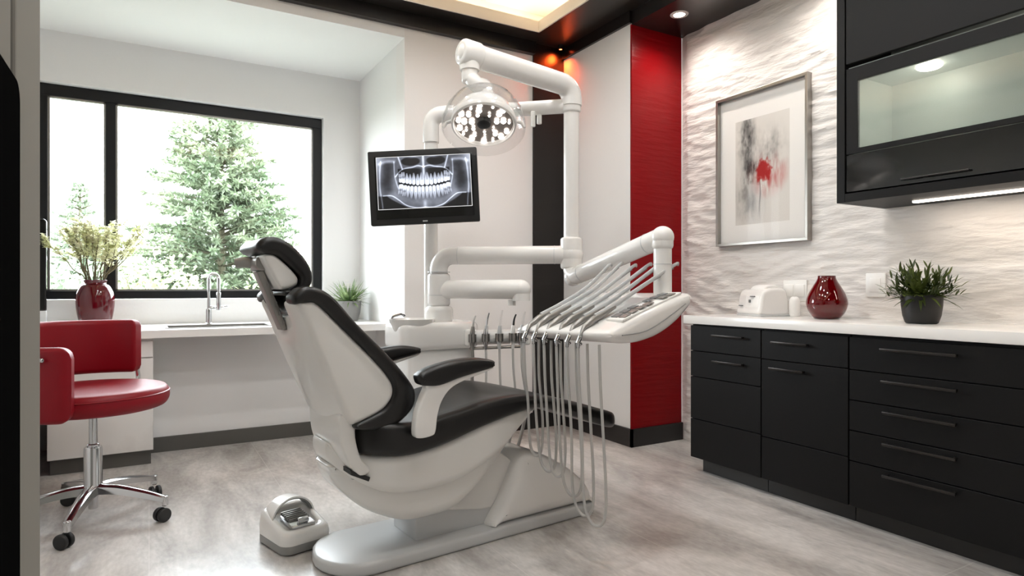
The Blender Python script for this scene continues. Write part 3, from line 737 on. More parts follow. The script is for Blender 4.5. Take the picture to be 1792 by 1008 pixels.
bm = new_bm(); pad(bm, rrect(-.145, .150, .10, .678, .02), -.016, .02, .008, plane='xz', smooth=False); obj('housing', bm, M['black_gloss'], t)
bm = new_bm(); box(bm, -.10, .155, -.05, .05, 0, .02, .006); box(bm, .06, .15, -.02, .02, .02, .11, .006); obj('stand', bm, M['plastic_grey'], t)
# tall dark red vase with flowering branches
VZ = .80; vx, vy = -.298, 4.82
bm = new_bm()
prof = [(0, 0), (.072, 0), (.080, .008), (.096, .07), (.106, .15), (.102, .21), (.080, .262), (.060, .278), (.062, .292), (.066, .300), (.060, .300), (.054, .282), (.074, .258), (.096, .205), (.098, .15), (.086, .06), (.06, .015), (0, .012)]
lathe(bm, [(max(p.x, 0), p.y) for p in catmull([(a_, b_, 0) for a_, b_ in prof], 4)], 48, cap0=False, cap1=False)
tag(obj('ceramic_vase', bm, M['dark_red_vase'], loc=(vx, vy, VZ)), 'dark red glazed vase of blossom on the worktop by the window', 'vase')
rnd = random.Random(5)
for i in range(26):
    az = 2 * PI * i / 26 + rnd.uniform(-.1, .1); el = rnd.uniform(.12, .85) if i % 4 else rnd.uniform(.0, .3)
    L = rnd.uniform(.30, .44) + .06 * el
    br = thing('blossom_branch', 'thin twig of pale cream blossom in the dark red vase', 'branch', (vx + .03 * math.cos(az), vy + .03 * math.sin(az), VZ + .045), 0, 'flowering branches in the dark red vase')
    d = Vector((math.cos(az) * math.sin(el), math.sin(az) * math.sin(el) * .8, math.cos(el)))
    p0 = Vector((0, 0, 0)); p1 = Vector((math.cos(az) * .018, math.sin(az) * .018, .25)); pts = [p0, p1]
    for k in range(1, 5): pts.append(p1 + d * L * k / 4 + Vector((rnd.uniform(-.014, .014), rnd.uniform(-.014, .014), -.02 * (k / 4) ** 2 * el)))
    pts = catmull(pts, 3); bm = new_bm(); tube(bm, pts, [.0035, .003, .0015], 6)
    sub = []
    for k in range(5):
        j = int(len(pts) * (.55 + .08 * k)); s_ = pts[min(j, len(pts) - 1)]; e_ = s_ + (d + Vector((rnd.uniform(-1, 1), rnd.uniform(-1, 1), rnd.uniform(-.2, .8)))).normalized() * rnd.uniform(.04, .085)
        tube(bm, [s_, e_], [.0016, .001], 5); sub.append((s_, e_))
    obj('stem', bm, M['twig'], br)
    bm = new_bm()
    for s_, e_ in sub + [(pts[-4], pts[-1]), (pts[-8], pts[-4])]:
        for k in range(13):
            c = s_.lerp(e_, rnd.uniform(.2, 1.05)) + Vector([rnd.uniform(-.010, .010) for _ in range(3)])
            a0 = rnd.uniform(0, 6)
            for q in range(3):
                a_ = a0 + q * 2.1
                leaf_blade(bm, c, (math.cos(a_), math.sin(a_), rnd.uniform(-.3, .9)), rnd.uniform(.014, .028), rnd.uniform(.005, .009), .3, rnd, 3)
    obj('blossom', bm, M['blossom'], br)

# ------------------------------------------------------------------ red swivel stool
t = thing('swivel_chair', 'red upholstered swivel chair on a chrome five-star base', 'chair', (-.219, 3.406, 0), R(-30))
bm = new_bm()
sp = [(0, .500), (.20, .500), (.275, .508), (.300, .530), (.305, .560), (.296, .588), (.270, .602), (.18, .608), (0, .610)]
lathe(bm, [(max(p.x, 0), p.y) for p in catmull([(a, b, 0) for a, b in sp], 4)], 64, cap0=False, cap1=False); obj('seat', bm, M['red_leather'], t)
bm = new_bm(); lathe(bm, [(.302, .572), (.3065, .575), (.302, .578)], 64, cap0=False, cap1=False); obj('piping', bm, M['red_leather'], t)
def curved_pad(bm, a0, a1, r, th, z0, z1, rc, n=20):
    """upholstered panel bent round the seat"""
    C = rrect(-th / 2, th / 2, z0, z1, th * .42, 5); rings = []
    half = abs(a1 - a0) / 2; mid = (a0 + a1) / 2; arc = R(half * 2) * r
    for k in range(n + 1):
        s = -1 + 2 * k / n
        e = max(0.0, (abs(s) * arc / 2) - (arc / 2 - rc)) / rc       # rounded ends
        e = min(e, .999); hsc = (rc * (1 - math.sqrt(1 - e * e)))
        thn = 1 - .25 * e ** 3
        a = R(mid + half * s); ring = []
        for (u, z) in C:
            zz = min(max(z, z0 + hsc), z1 - hsc); ring.append(bm.verts.new(((r + u * thn) * math.cos(a), (r + u * thn) * math.sin(a), zz)))
        rings.append(ring)
    m = len(C)
    for i in range(n):
        for k in range(m): bm.faces.new((rings[i][k], rings[i][(k + 1) % m], rings[i + 1][(k + 1) % m], rings[i + 1][k]))
    bm.faces.new(rings[0]); bm.faces.new(list(reversed(rings[-1])))
bm = new_bm(); curved_pad(bm, 88, 172, .325, .06, .628, .892, .035, 70); obj('backrest', bm, M['red_leather'], t, angle=50)
bm = new_bm(); curved_pad(bm, 205, 292, .335, .055, .505, .812, .05, 70); obj('armrest', bm, M['red_leather'], t, angle=50)
bm = new_bm(); tube(bm, fillet([(.05, .24, .495), (.0, .345, .500), (-.02, .375, .60), (-.03, .365, .72)], .03), .011, 10)
obj('back_bracket', bm, M['chrome'], t); bm = new_bm(); tube(bm, fillet([(-.15, .2, .495), (-.27, .25, .50), (-.29, .255, .60), (-.28, .235, .72)], .03), .011, 10); obj('back_bracket', bm, M['chrome'], t)
bm = new_bm(); rtube(bm, (.355 * math.cos(R(236)), .355 * math.sin(R(236)), .765), (.38 * math.cos(R(278)), .38 * math.sin(R(278)), .765), .009); obj('arm_bar', bm, M['chrome'], t)
bm = new_bm(); lathe(bm, [(.0, .470), (.055, .470), (.06, .478), (.06, .502), (0, .502)], 28); obj('seat_plate', bm, M['rubber'], t)
bm = new_bm(); lathe(bm, [(.017, .30), (.017, .475)], 20); lathe(bm, [(.024, .335), (.024, .345), (.02, .348)], 20); obj('gas_lift', bm, M['chrome'], t)
bm = new_bm(); lathe(bm, [(0, .055), (.018, .055), (.02, .06), (.02, .10), (.034, .135), (.044, .15), (.036, .17), (.036, .328), (.033, .335), (.02, .336), (0, .336)], 32); obj('column', bm, M['chrome'], t)
for k in range(5):
    a = R(-72 + 72 * k); ca, sa = math.cos(a), math.sin(a); bm = new_bm()
    pts = catmull([(.03 * ca, .03 * sa, .145), (.12 * ca, .12 * sa, .142), (.24 * ca, .24 * sa, .120), (.325 * ca, .325 * sa, .098)], 5)
    rings = []
    for i, p in enumerate(pts):
        f = i / (len(pts) - 1); hwid = .034 - .016 * f; hz = .022 - .009 * f; sd = Vector((-sa, ca, 0)); ring = []
        for (u, v) in ((-1, -.9), (-.75, .55), (-.3, 1), (.3, 1), (.75, .55), (1, -.9), (.5, -.6), (-.5, -.6)): ring.append(bm.verts.new(p + sd * hwid * u + Vector((0, 0, hz * v))))
        rings.append(ring)
    for i in range(len(rings) - 1):
        for q in range(8): bm.faces.new((rings[i][q], rings[i][(q + 1) % 8], rings[i + 1][(q + 1) % 8], rings[i + 1][q]))
    bm.faces.new(rings[0]); bm.faces.new(rings[-1]); rtube(bm, (.325 * ca, .325 * sa, .112), (.325 * ca, .325 * sa, .066), .014)
    leg = obj('leg', bm, M['chrome'], t)
    cd = Vector((math.cos(a + 1.1), math.sin(a + 1.1), 0)); sd = Vector((-cd.y, cd.x, 0)); c0 = Vector((.325 * ca, .325 * sa, 0)) - cd * .014
    bm = new_bm()
    for s_ in (-1, 1): rtube(bm, c0 + sd * s_ * .006 + Vector((0, 0, .031)), c0 + sd * s_ * .025 + Vector((0, 0, .031)), .031, 24, .006)
    tube(bm, [c0 + Vector((0, 0, .031)) - sd * .01, c0 + Vector((0, 0, .031)) + sd * .01], .012, 12)
    obj('caster', bm, M['rubber'], leg)

# ------------------------------------------------------------------ dental chair (local x = towards the feet, y = away from the viewer)
CO = (1.20, 2.47, 0.0); CPH = R(5.2)
t = thing('dental_chair', 'reclined dental treatment chair, black upholstery on a white shell', 'dental chair', CO, CPH)
# floor plate
plan = []
for k in range(13): a = R(90 + 180 * k / 12); plan.append((-.50 + .165 * math.cos(a), .19 * math.sin(a)))
plan += [(.58, -.178), (.60, -.16), (.60, .16), (.58, .178)]
bm = new_bm(); pad(bm, plan, 0.0, .05, .014, plane='xy', smooth=False); obj('base_plate', bm, M['plastic_grey'], t)
bm = new_bm(); pad(bm, [(.02, .05), (.10, .05), (.35, .05), (.56, .05), (.580, .052), (.588, .075), (.56, .135), (.47, .215), (.37, .278), (.28, .322), (.20, .338), (.155, .305), (.11, .215), (.06, .12)], -.172, .172, .05, n_mid=2)
obj('pedestal_cover', bm, M['plastic'], t)
bm = new_bm(); pad(bm, [(-.22, .155), (.0, .115), (.055, .115), (.185, .275), (.10, .345), (-.05, .40), (-.18, .36)], -.115, .115, .012, smooth=False); obj('lift_arm', bm, M['plastic_shell'], t)
bm = new_bm(); box(bm, -.30, .08, -.105, .105, .045, .19, .01); obj('lift_box', bm, M['plastic_grey'], t)
# tubs under the seat
up = [(-.648, .480), (-.642, .420), (-.58, .360), (-.475, .305), (-.337, .290), (-.19, .300), (-.08, .338), (.025, .388), (.10, .445), (.20, .528), (.18, .548), (.08, .545), (-.058, .515), (-.25, .462), (-.384, .445), (-.50, .445), (-.56, .452), (-.62, .472)]
def tubw(u, v): return (1.0 - .10 * max(0, (u - .0)) / .2) * math.sqrt(max(.10, 1 - (max(0, -.40 - u) / .255) ** 2))
lo = [(-.62, .40), (-.632, .372), (-.60, .304), (-.53, .238), (-.434, .190), (-.37, .172), (-.305, .168), (-.23, .170), (-.166, .185), (-.06, .255), (.067, .374), (.16, .475), (.10, .50), (-.1, .45), (-.4, .40)]
bm = new_bm(); pad(bm, lo, -.215, .215, .05, wfun=tubw, n_mid=2); obj('lower_shell', bm, M['plastic_shell'], t)
bm = new_bm(); pad(bm, up, -.250, .250, .035, wfun=tubw, n_mid=2); obj('seat_shell', bm, M['plastic_shell'], t)
bm = new_bm(); pad(bm, [(-.608, .408), (-.606, .390), (-.540, .356), (-.534, .370)], -.2155, -.05, .003, smooth=False); obj('hinge_slot', bm, M['rubber'], t)
# seat and leg cushion
seatp = [(-.622, .560), (-.625, .510), (-.596, .468), (-.553, .452), (-.399, .436), (-.257, .455), (-.077, .501), (.118, .540), (.22, .540), (.325, .508), (.46, .462), (.60, .412), (.70, .383), (.765, .382), (.785, .405), (.765, .432), (.69, .462), (.60, .490), (.46, .534), (.325, .570), (.23, .592), (.148, .606), (.06, .612), (-.077, .602), (-.207, .578), (-.376, .556), (-.55, .572)]
def seatw(u, v):
    if u < -.42: return math.sqrt(max(.2, 1 - .85 * ((-.42 - u) / .205) ** 2))
    if u < .10: return 1.0
    if u < .62: f = (u - .10) / .52; return 1.0 - .24 * f * f * (3 - 2 * f)
    f = min(1, (u - .62) / .165); return .76 * math.sqrt(max(.16, 1 - .84 * f * f))
def seatd(x, y, z):   # gently dished top
    f = max(0, 1 - (y / .24) ** 2)
    if z > .52 and -.60 < x < .2: z -= .022 * f * min(1, (.2 - x) / .15)
    return (x, y, z)
bm = new_bm(); pad(bm, seatp, -.270, .270, .032, wfun=seatw, dfun=seatd, n_mid=7); sc_ = obj('seat_cushion', bm, M['leather'], t)
# hinge strut to the back
bm = new_bm(); pad(bm, [(-.645, .605), (-.648, .550), (-.640, .490), (-.615, .430), (-.575, .380), (-.535, .395), (-.570, .45), (-.588, .52), (-.592, .605)], -.218, .120, .012, per=4); obj('back_strut', bm, M['plastic_shell'], t)
# backrest: white shell and black cushion
def notch(x, y, z):
    w = max(0, 1 - (y / .145) ** 4) if abs(y) < .145 else 0
    g_ = min(1, max(0, (z - .86) / .12)); a = .070 * w ** .5 * g_
    return (x + .62 * a, y, z - .78 * a)
def shelld(x, y, z):
    # bulged rear face
    s = (z - .565) / .435; rear = -.60 - .20 * s
    k = max(0, 1 - abs(x - rear) / .10); x -= .042 * k * max(0, 1 - (y / .235) ** 2)
    return notch(x, y, z)
shellp = [(-.795, 1.000), (-.760, 1.008), (-.727, .998), (-.637, .908), (-.535, .805), (-.474, .735), (-.450, .690), (-.455, .648), (-.490, .608), (-.55, .582), (-.604, .570), (-.643, .630), (-.711, .785), (-.770, .935)]
bm = new_bm(); pad(bm, shellp, -.236, .236, .022, dfun=shelld, n_mid=13, per=5); back = obj('back_shell', bm, M['plastic_shell'], t)
cushp = [(-.815, 1.026), (-.765, 1.056), (-.686, 1.026), (-.592, .924), (-.466, .798), (-.385, .700), (-.366, .650), (-.382, .600), (-.444, .553), (-.520, .543), (-.590, .552), (-.600, .572), (-.55, .590), (-.495, .614), (-.462, .650), (-.457, .690), (-.480, .735), (-.539, .803), (-.640, .905), (-.730, .993), (-.775, 1.000), (-.810, .996)]
bm = new_bm(); pad(bm, cushp, -.249, .249, .020, dfun=notch, n_mid=15, per=5, nr=4); obj('back_cushion', bm, M['leather'], t)
# headrest
hc = [(-.904, 1.186), (-.884, 1.218), (-.835, 1.224), (-.781, 1.196), (-.732, 1.140), (-.714, 1.088), (-.728, 1.048), (-.765, 1.024), (-.815, 1.026), (-.812, 1.042), (-.778, 1.047), (-.758, 1.066), (-.764, 1.098), (-.832, 1.158), (-.868, 1.164)]
bm = new_bm(); pad(bm, hc, -.142, .142, .022, n_mid=3, per=5); hr = obj('headrest_cushion', bm, M['leather'], t)
hs = [(-.874, 1.164), (-.838, 1.160), (-.772, 1.098), (-.764, 1.066), (-.785, 1.050), (-.815, 1.044), (-.832, 1.056), (-.860, 1.110), (-.880, 1.150)]
bm = new_bm(); pad(bm, hs, -.128, .128, .014, n_mid=1, per=5); obj('headrest_shell', bm, M['plastic_shell'], t)
bm = new_bm()
for s_, pts in enumerate(([(-.885, 1.105), (-.862, 1.112), (-.800, .955), (-.78, .90), (-.80, .90), (-.823, .955)],)):
    pad(bm, pts, -.058, .004, .003, smooth=False)
for k in range(5): box(bm, -.852 + .0135 * k, -.845 + .0135 * k, -.063, -.056, 1.055 - .034 * k, 1.070 - .034 * k, .001)
obj('headrest_bar', bm, M['gun'], t)
bm = new_bm(); rtube(bm, (-.868, -.075, 1.135), (-.868, .03, 1.135), .026, 20); box(bm, -.885, -.845, -.03, .05, 1.11, 1.165, .008)
tube(bm, catmull([(-.872, .01, 1.138), (-.90, .03, 1.142), (-.930, .05, 1.138)], 4), [.022, .02, .018], 14); obj('headrest_knob', bm, M['gun'], t)
# armrests
def arm(side):
    y0, y1 = (-.345, -.275) if side < 0 else (.275, .345)
    bm = new_bm(); pad(bm, [(-.397, .742), (-.400, .718), (-.382, .700), (-.315, .695), (-.22, .718), (-.09, .743), (-.078, .758), (-.085, .772), (-.16, .785), (-.25, .782), (-.345, .765)], y0, y1, .022, n_mid=1, per=5); ap = obj('armrest_pad', bm, M['leather'], t)
    bm = new_bm(); pad(bm, [(-.375, .706), (-.318, .700), (-.22, .722), (-.09, .745), (-.098, .733), (-.21, .703), (-.268, .678), (-.305, .635), (-.322, .585), (-.330, .530), (-.345, .515), (-.392, .512), (-.412, .528), (-.405, .600), (-.385, .655), (-.368, .690)], y0 + .014 * (1 if side < 0 else 1), y1 - .014, .008, n_mid=0, per=4, nr=3); obj('armrest_bracket', bm, M['plastic'], t)
arm(-1); arm(1)

# ------------------------------------------------------------------ dental unit: cuspidor cabinet, column and arms
t = thing('dental_unit', 'white cuspidor cabinet with column and jointed tube arms behind the chair', 'dental unit', (1.341, 3.105, 0))
UX, UY = 1.341, 3.105
def L3(p): return (p[0] - UX, p[1] - UY, p[2])
bm = new_bm(); pad(bm, rrect(-.20, .17, -.10, .17, .05), 0.0, .735, .02, plane='xy', smooth=False); obj('cabinet_body', bm, M['plastic'], t)
bm = new_bm(); pad(bm, rrect(-.25, .19, -.13, .19, .06), .730, .872, .03, plane='xy', smooth=False); obj('cabinet_top', bm, M['plastic'], t)
bm = new_bm(); lathe(bm, [(0, .85), (.05, .855), (.095, .885), (.112, .905), (.118, .905), (.112, .885), (.07, .80), (0, .79)], 36, origin=(-.16, -.02, -.015)); obj('spittoon_bowl', bm, M['plastic'], t)
bm = new_bm(); tube(bm, fillet([(-.24, .06, .86), (-.24, .06, .90), (-.19, .04, .915), (-.18, .03, .90)], .02), .007, 8); obj('cup_filler', bm, M['chrome'], t)
CXY = L3((1.341, 3.105, 0))
bm = new_bm(); rtube(bm, (0, 0, .86), (0, 0, .955), .075, 28); rtube(bm, (0, 0, .95), (0, 0, 1.13), .060, 28); obj('column', bm, M['plastic'], t)
# lower swivel arm (assistant side)
e1 = L3((1.640, 2.748, 1.043))
bm = new_bm(); tube(bm, fillet([(0, 0, .97), (0, 0, 1.043), (e1[0], e1[1], 1.043)], .07, 9), .050, 24); ball(bm, (e1[0], e1[1], 1.043), .050, 24)
tube(bm, [(e1[0], e1[1], 1.043), (e1[0], e1[1], .985)], .045, 20); obj('assistant_arm', bm, M['plastic'], t)
bm = new_bm(); dv = Vector((e1[0], e1[1], 0)).normalized(); q = Vector((e1[0], e1[1], .99)) - dv * .05
tube(bm, [q, q - Vector((0, 0, .03))], .02, 14); obj('arm_button', bm, M['plastic'], t)
# upper swivel arm to the riser
B = L3((1.891, 2.661, 0)); AZ = 1.222
bm = new_bm(); tube(bm, fillet([(0, 0, 1.12), (0, 0, AZ), (B[0], B[1], AZ)], .075, 9), .0475, 24); obj('swivel_arm', bm, M['plastic'], t)
for z in (1.135, 1.012):
    bm = new_bm(); tube(bm, [(0, 0, z - .002), (0, 0, z + .002)], .0615, 28); obj('joint_seam', bm, M['plastic_grey'], t)
dv = Vector((B[0], B[1], 0)).normalized()
for s_ in (.11, .62):
    bm = new_bm(); tube(bm, [dv * (s_ - .0015) + Vector((0, 0, AZ)), dv * (s_ + .0015) + Vector((0, 0, AZ))], .0482, 28); obj('joint_seam', bm, M['plastic_grey'], t)
# riser post with elbow at the top
bm = new_bm(); rtube(bm, (B[0], B[1], AZ - .075), (B[0], B[1], AZ + .09), .057, 28, .015); ball(bm, (B[0], B[1], AZ), .062, 24); obj('riser_joint', bm, M['plastic'], t)
bm = new_bm(); tube(bm, [(B[0], B[1], AZ), (B[0], B[1], 2.06)], .040, 24); obj('riser_post', bm, M['plastic'], t)
bm = new_bm(); rtube(bm, (B[0], B[1], 1.955), (B[0], B[1], 2.075), .049, 28, .01); obj('post_collar', bm, M['plastic'], t)
# thin mast that carries the monitor, crossbar to the riser
MX = L3((1.328, 3.183, 0)); CB = 1.992
bm = new_bm(); tube(bm, fillet([(MX[0], MX[1], .86), (MX[0], MX[1], CB), (B[0], B[1], CB)], .06, 9), .037, 24); obj('monitor_mast', bm, M['plastic'], t)
bm = new_bm(); tube(bm, fillet([(MX[0], MX[1], 1.84), (MX[0], MX[1], CB), (MX[0] + (B[0] - MX[0]) * .18, MX[1] + (B[1] - MX[1]) * .18, CB)], .06, 9), .044, 24); obj('mast_elbow', bm, M['plastic'], t)
bm = new_bm(); q = Vector((B[0], B[1], CB)).lerp(Vector((MX[0], MX[1], CB)), .22); rtube(bm, q + Vector((0, 0, -.03)), q + Vector((0, 0, -.085)), .013, 12); obj('hook', bm, M['plastic'], t)
q = q + Vector((-.05, -.02, 0)); bm = new_bm(); rtube(bm, q + Vector((0, 0, -.03)), q + Vector((0, 0, -.11)), .012, 12); obj('hook', bm, M['plastic'], t)
# instrument holder on the right of the cabinet
bm = new_bm(); H0 = Vector(L3((1.46, 2.96, .79))); H1 = Vector(L3((1.69, 2.80, .80)))
tube(bm, [H0, H1], .03, 12, flat=(1, 1.3)); d_ = (H1 - H0).normalized(); nrm = Vector((d_.y, -d_.x, 0))
for s_ in (.0, 1.0): rtube(bm, H0.lerp(H1, s_) + Vector((0, 0, -.045)), H0.lerp(H1, s_) + Vector((0, 0, .045)), .034, 16)
obj('instrument_holder', bm, M['plastic'], t)
bm = new_bm()
for s_ in (.05, .3, .55, .8, .97):
    c = H0.lerp(H1, s_) + nrm * .042
    lathe(bm, [(.018, -.02), (.021, -.02), (.021, .02), (.018, .02), (.018, -.02)], 16, origin=c, cap0=False, cap1=False)
tube(bm, [H0 + nrm * .03 + Vector((0, 0, -.055)), H1 + nrm * .03 + Vector((0, 0, -.05))], .008, 8); obj('holder_rings', bm, M['steel'], t)
hl = ['dark suction handpiece in the holder nearest the white cabinet', 'slim steel syringe second in the holder behind the armrest', 'clear suction tip in the middle of the holder', 'black-tipped handpiece fourth along the holder', 'pale suction hose at the right end of the holder']
for i, s_ in enumerate((.05, .3, .55, .8, .97)):
    c = H0.lerp(H1, s_) + nrm * .042 + Vector((UX, UY, 0))
    h = thing('suction_handpiece', hl[i], 'handpiece', c, 0, 'instruments in the cuspidor holder')
    mt = (M['gun'], M['chrome'], M['plastic_grey'], M['plastic'], M['plastic_grey'])[i]
    bm = new_bm(); tube(bm, [(0, 0, -.06), (0, 0, -.02), (0, 0, .02), (.004, 0, .06)], [.008, .013, .013, .009], 12); obj('body', bm, mt, h)
    bm = new_bm(); tube(bm, catmull([(.004, 0, .058), (.008, 0, .09), (.022, .005, .115 + .012 * (i % 3))], 4), [.006, .005, .004], 8); obj('tip', bm, (M['hose'], M['chrome'], M['clear'], M['rubber'], M['clear'])[i], h)
    bm = new_bm(); zz = c.z; tube(bm, catmull([(0, 0, -.055), (0, -.005, -.16), (.01 * (i - 2), -.01, -.36), (-.02, .03, -.60), (-.05, .10, -.70)], 5), .009 if i in (0, 4) else .006, 8); obj('hose', bm, M['gun'] if i == 0 else M['hose'], h)

# monitor on the mast
mt_ = thing('xray_monitor', 'black monitor showing a panoramic dental x-ray', 'monitor', (1.193, 2.948, 1.557), R(-30 + 1.0))
mt_.rotation_mode = 'XYZ'; mt_.rotation_euler = (0, 0, R(-29.5))
ROLL = Matrix.Rotation(R(-2.8), 4, 'Y')
MW, MH = .545, .372
def mobj(name, bm, m, parent, **k):
    bmesh.ops.transform(bm, matrix=ROLL, verts=bm.verts); return obj(name, bm, m, parent, **k)
bm = new_bm(); pad(bm, rrect(-MW / 2, MW / 2, -MH / 2, MH / 2, .008), -.012, .018, .004, plane='xz', smooth=False); hs_ = mobj('housing', bm, M['rubber'], mt_)
bm = new_bm(); pad(bm, rrect(-MW / 2 + .05, MW / 2 - .05, -MH / 2 + .05, MH / 2 - .05, .02), .017, .05, .012, plane='xz', smooth=False); mobj('back_cover', bm, M['rubber'], mt_)
bm = new_bm(); box(bm, -.24, .247, -.0135, -.0115, -.155, .158); mobj('screen_panel', bm, M['black_gloss'], mt_)
bm = new_bm(); box(bm, -.045, .045, .048, .10, -.045, .045, .004); tube(bm, [(0, .09, 0), (.06, .19, .01)], .022, 14); mobj('mount', bm, M['plastic'], mt_)
bm = new_bm()
for k, (x0_, w_) in enumerate(((-.012, .005), (-.0055, .004), (0, .0045), (.006, .005))):
    box(bm, x0_, x0_ + w_, -.0130, -.0118, -.176, -.169)
mobj('badge', bm, M['mark'], mt_, smooth=False)
# panoramic x-ray picture
nx, ny = 300, 176
U, V = np.meshgrid(np.linspace(0, 1, nx), np.linspace(0, 1, ny))
def gs(x, c, s): return np.exp(-((x - c) / s) ** 2)
def sm(x, a, b): q_ = np.clip((x - a) / (b - a), 0, 1); return q_ * q_ * (3 - 2 * q_)
def curve_line(pts, wdt, amp):
    P = catmull([(a_, b_, 0) for a_, b_ in pts], 8); best = np.full_like(U, 9.)
    for a_, b_ in zip(P, P[1:]):
        ax, ay, bx, by = a_.x * 1.75, a_.y, b_.x * 1.75, b_.y; px, py = U * 1.75, V
        dx, dy = bx - ax, by - ay; tt = np.clip(((px - ax) * dx + (py - ay) * dy) / (dx * dx + dy * dy + 1e-9), 0, 1)
        best = np.minimum(best, np.hypot(px - ax - tt * dx, py - ay - tt * dy))
    return amp * np.exp(-(best / wdt) ** 2)
SU = np.abs(U - .5) * 2
n1 = fnoise(nx, ny, 6, 4, 31); n2 = fnoise(nx, ny, 24, 14, 41)
I = .33 + .16 * (n1 - .5) + .10 * (n2 - .5)
I = I - .20 * gs(SU, .78, .16) * sm(V, .02, .15) * (1 - sm(V, .60, .75))              # dark bands behind the jaw
I = I + .30 * gs(SU, .98, .14) * (1 - sm(V, .15, .6)) + .18 * gs(SU, .62, .10) * gs(V, .55, .22)
I = I - .33 * sm(V, .22, .26) * (1 - sm(V, .30, .55)) * (SU < .55) * (1 - gs(SU, 0, .10))
cav = ((SU - .27) / .20) ** 2 + ((V - .10) / .085) ** 2; I = I * (1 - .93 * (1 - sm(cav, .7, 1.25))) ; I = I + .35 * gs(SU, .24, .10) * gs(V, .02, .025)
jaw = .73 + .24 * np.clip((.80 - SU) / .45, 0, 1) ** .8 + .03 * np.clip((.3 - SU) / .3, 0, 1)
dark = sm(V - jaw, -.005, .03); I = I * (1 - dark) + .025 * dark
I = I + .10 * gs(V - jaw, -.10, .09) * (1 - dark)
for s_ in (1, -1):
    mir = lambda p: [((x_ if s_ > 0 else 1 - x_), y_) for x_, y_ in p]
    I += curve_line(mir([(.06, .735), (.15, .74), (.22, .82), (.30, .93), (.40, .985), (.5, .985)]), .010, .45)
    I += curve_line(mir([(.20, .38), (.25, .28), (.30, .235), (.38, .215), (.44, .19), (.5, .215)]), .012, .50)
    I += curve_line(mir([(.235, .0), (.255, .12), (.275, .24)]), .014, .45)
    I += curve_line(mir([(.19, .10), (.19, .30), (.195, .40), (.215, .55), (.235, .66)]), .012, .32)
    I += curve_line(mir([(.05, .08), (.035, .3), (.03, .6), (.045, .85), (.05, .97)]), .014, .35)
    I += curve_line(mir([(.03, .13), (.10, .09), (.19, .09)]), .03, .28)
I += .50 * gs(U, .5, .012) * (1 - sm(V, .30, .52)) + .25 * gs(U, .5, .02) * sm(V, .80, .92) * (1 - dark)
# mouth gap and teeth
gap_c = .545 - .035 * np.clip(SU / .55, 0, 1) ** 2
I = I * (1 - .92 * gs(V - gap_c, 0, .030) * (1 - sm(SU, .50, .58)))
def tooth(cx, w, top, bot, crown_down, lean=0, molar=False):
    global I
    h = bot - top; s = (V - top) / h; s = s if crown_down else 1 - s           # s: 0 root tip -> 1 biting edge
    cx2 = cx + lean * (1 - s)
    wid = w * np.where(s < .5, .30 + .70 * np.clip(s, 0, 1) / .5, 1.0) * np.where(s > .88, np.sqrt(np.clip(1 - ((s - .88) / .14) ** 2, 0, 1)), 1)
    if molar: wid = w * (.86 + .14 * np.clip(s, 0, 1)) * np.where(s > .9, np.sqrt(np.clip(1 - ((s - .9) / .11) ** 2, 0, 1)), 1)
    m_ = (1 - sm(np.abs(U - cx2) / np.maximum(wid, 1e-4), .80, 1.08)) * (s > 0) * (s < 1.02)
    br_ = .52 + .42 * np.clip(s, 0, 1) ** .7 - .18 * gs(U - cx2, 0, w * .25) * (s < .6)
    if molar: br_ = br_ - .22 * gs(s, .45, .10)
    I = I * (1 - m_) + np.clip(br_, 0, 1) * m_
for s_ in (1, -1):
    for (o_, w_, tp, bt, le, mo) in ((.027, .026, .315, .560, 0, 0), (.073, .020, .345, .557, .003, 0), (.115, .019, .325, .545, .004, 0), (.152, .017, .34, .532, .002, 0), (.185, .017, .32, .520, .0, 0), (.222, .021, .30, .508, -.004, 1), (.253, .018, .33, .492, -.006, 1)):
        tooth(.5 + .005 + s_ * o_, w_, tp, bt, True, s_ * le * -1, mo)
    for (o_, w_, tp, bt, le, mo) in ((.021, .0175, .585, .840, .0, 0), (.058, .0175, .585, .830, .004, 0), (.097, .0185, .580, .845, .006, 0), (.136, .018, .575, .815, .012, 0), (.172, .018, .568, .790, .016, 0), (.207, .022, .552, .755, .020, 1), (.248, .026, .530, .720, .020, 1)):
        tooth(.5 + .005 + s_ * o_, w_, tp, bt, False, s_ * le, mo)
I = np.clip(I, 0, 1); I = np.clip((I - .02) * 1.06, 0, 1)
frame_m = np.minimum(np.minimum(U, 1 - U) * 1.75, np.minimum(V, 1 - V)) < .006
rgb = np.stack([I * .93, I * .965, np.clip(I * 1.03 + .012, 0, 1)], -1); rgb[frame_m] = .85
pm = picture_mesh('xray_picture', s2l(rgb), .470, .262, M['screen'], mt_, ((1, 0, 0), (0, 0, 1)), (.0035, -.0142, -.108))
pm.data.transform(ROLL)

# ------------------------------------------------------------------ operating light
P_B = Vector((1.891, 2.661, 2.09)); P_E = Vector((1.281, 2.609, 2.128))
t = thing('operating_light', 'dental operating light with lit LEDs and a clear shield on a thick white arm', 'lamp', P_B)
def LB(p): return Vector(p) - P_B
d_ = (P_E - P_B).normalized()
bm = new_bm(); tube(bm, fillet([LB(P_B + Vector((0, 0, -.10))), LB(P_B + Vector((0, 0, .0))), LB(P_E)], .07, 9), .054, 26); ball(bm, LB(P_E), .054, 24); obj('lamp_arm', bm, M['plastic'], t)
bm = new_bm(); rtube(bm, LB(P_E) - d_ * .055, LB(P_E) + d_ * .05, .062, 26, .02); ball(bm, LB(P_E), .062, 24); tube(bm, [LB(P_E), LB(P_E) + Vector((0, 0, -.075))], .046, 22)
rtube(bm, LB(P_E) + Vector((0, 0, -.06)), LB(P_E) + Vector((0, 0, -.135)), .038, 22); obj('arm_head', bm, M['plastic'], t)
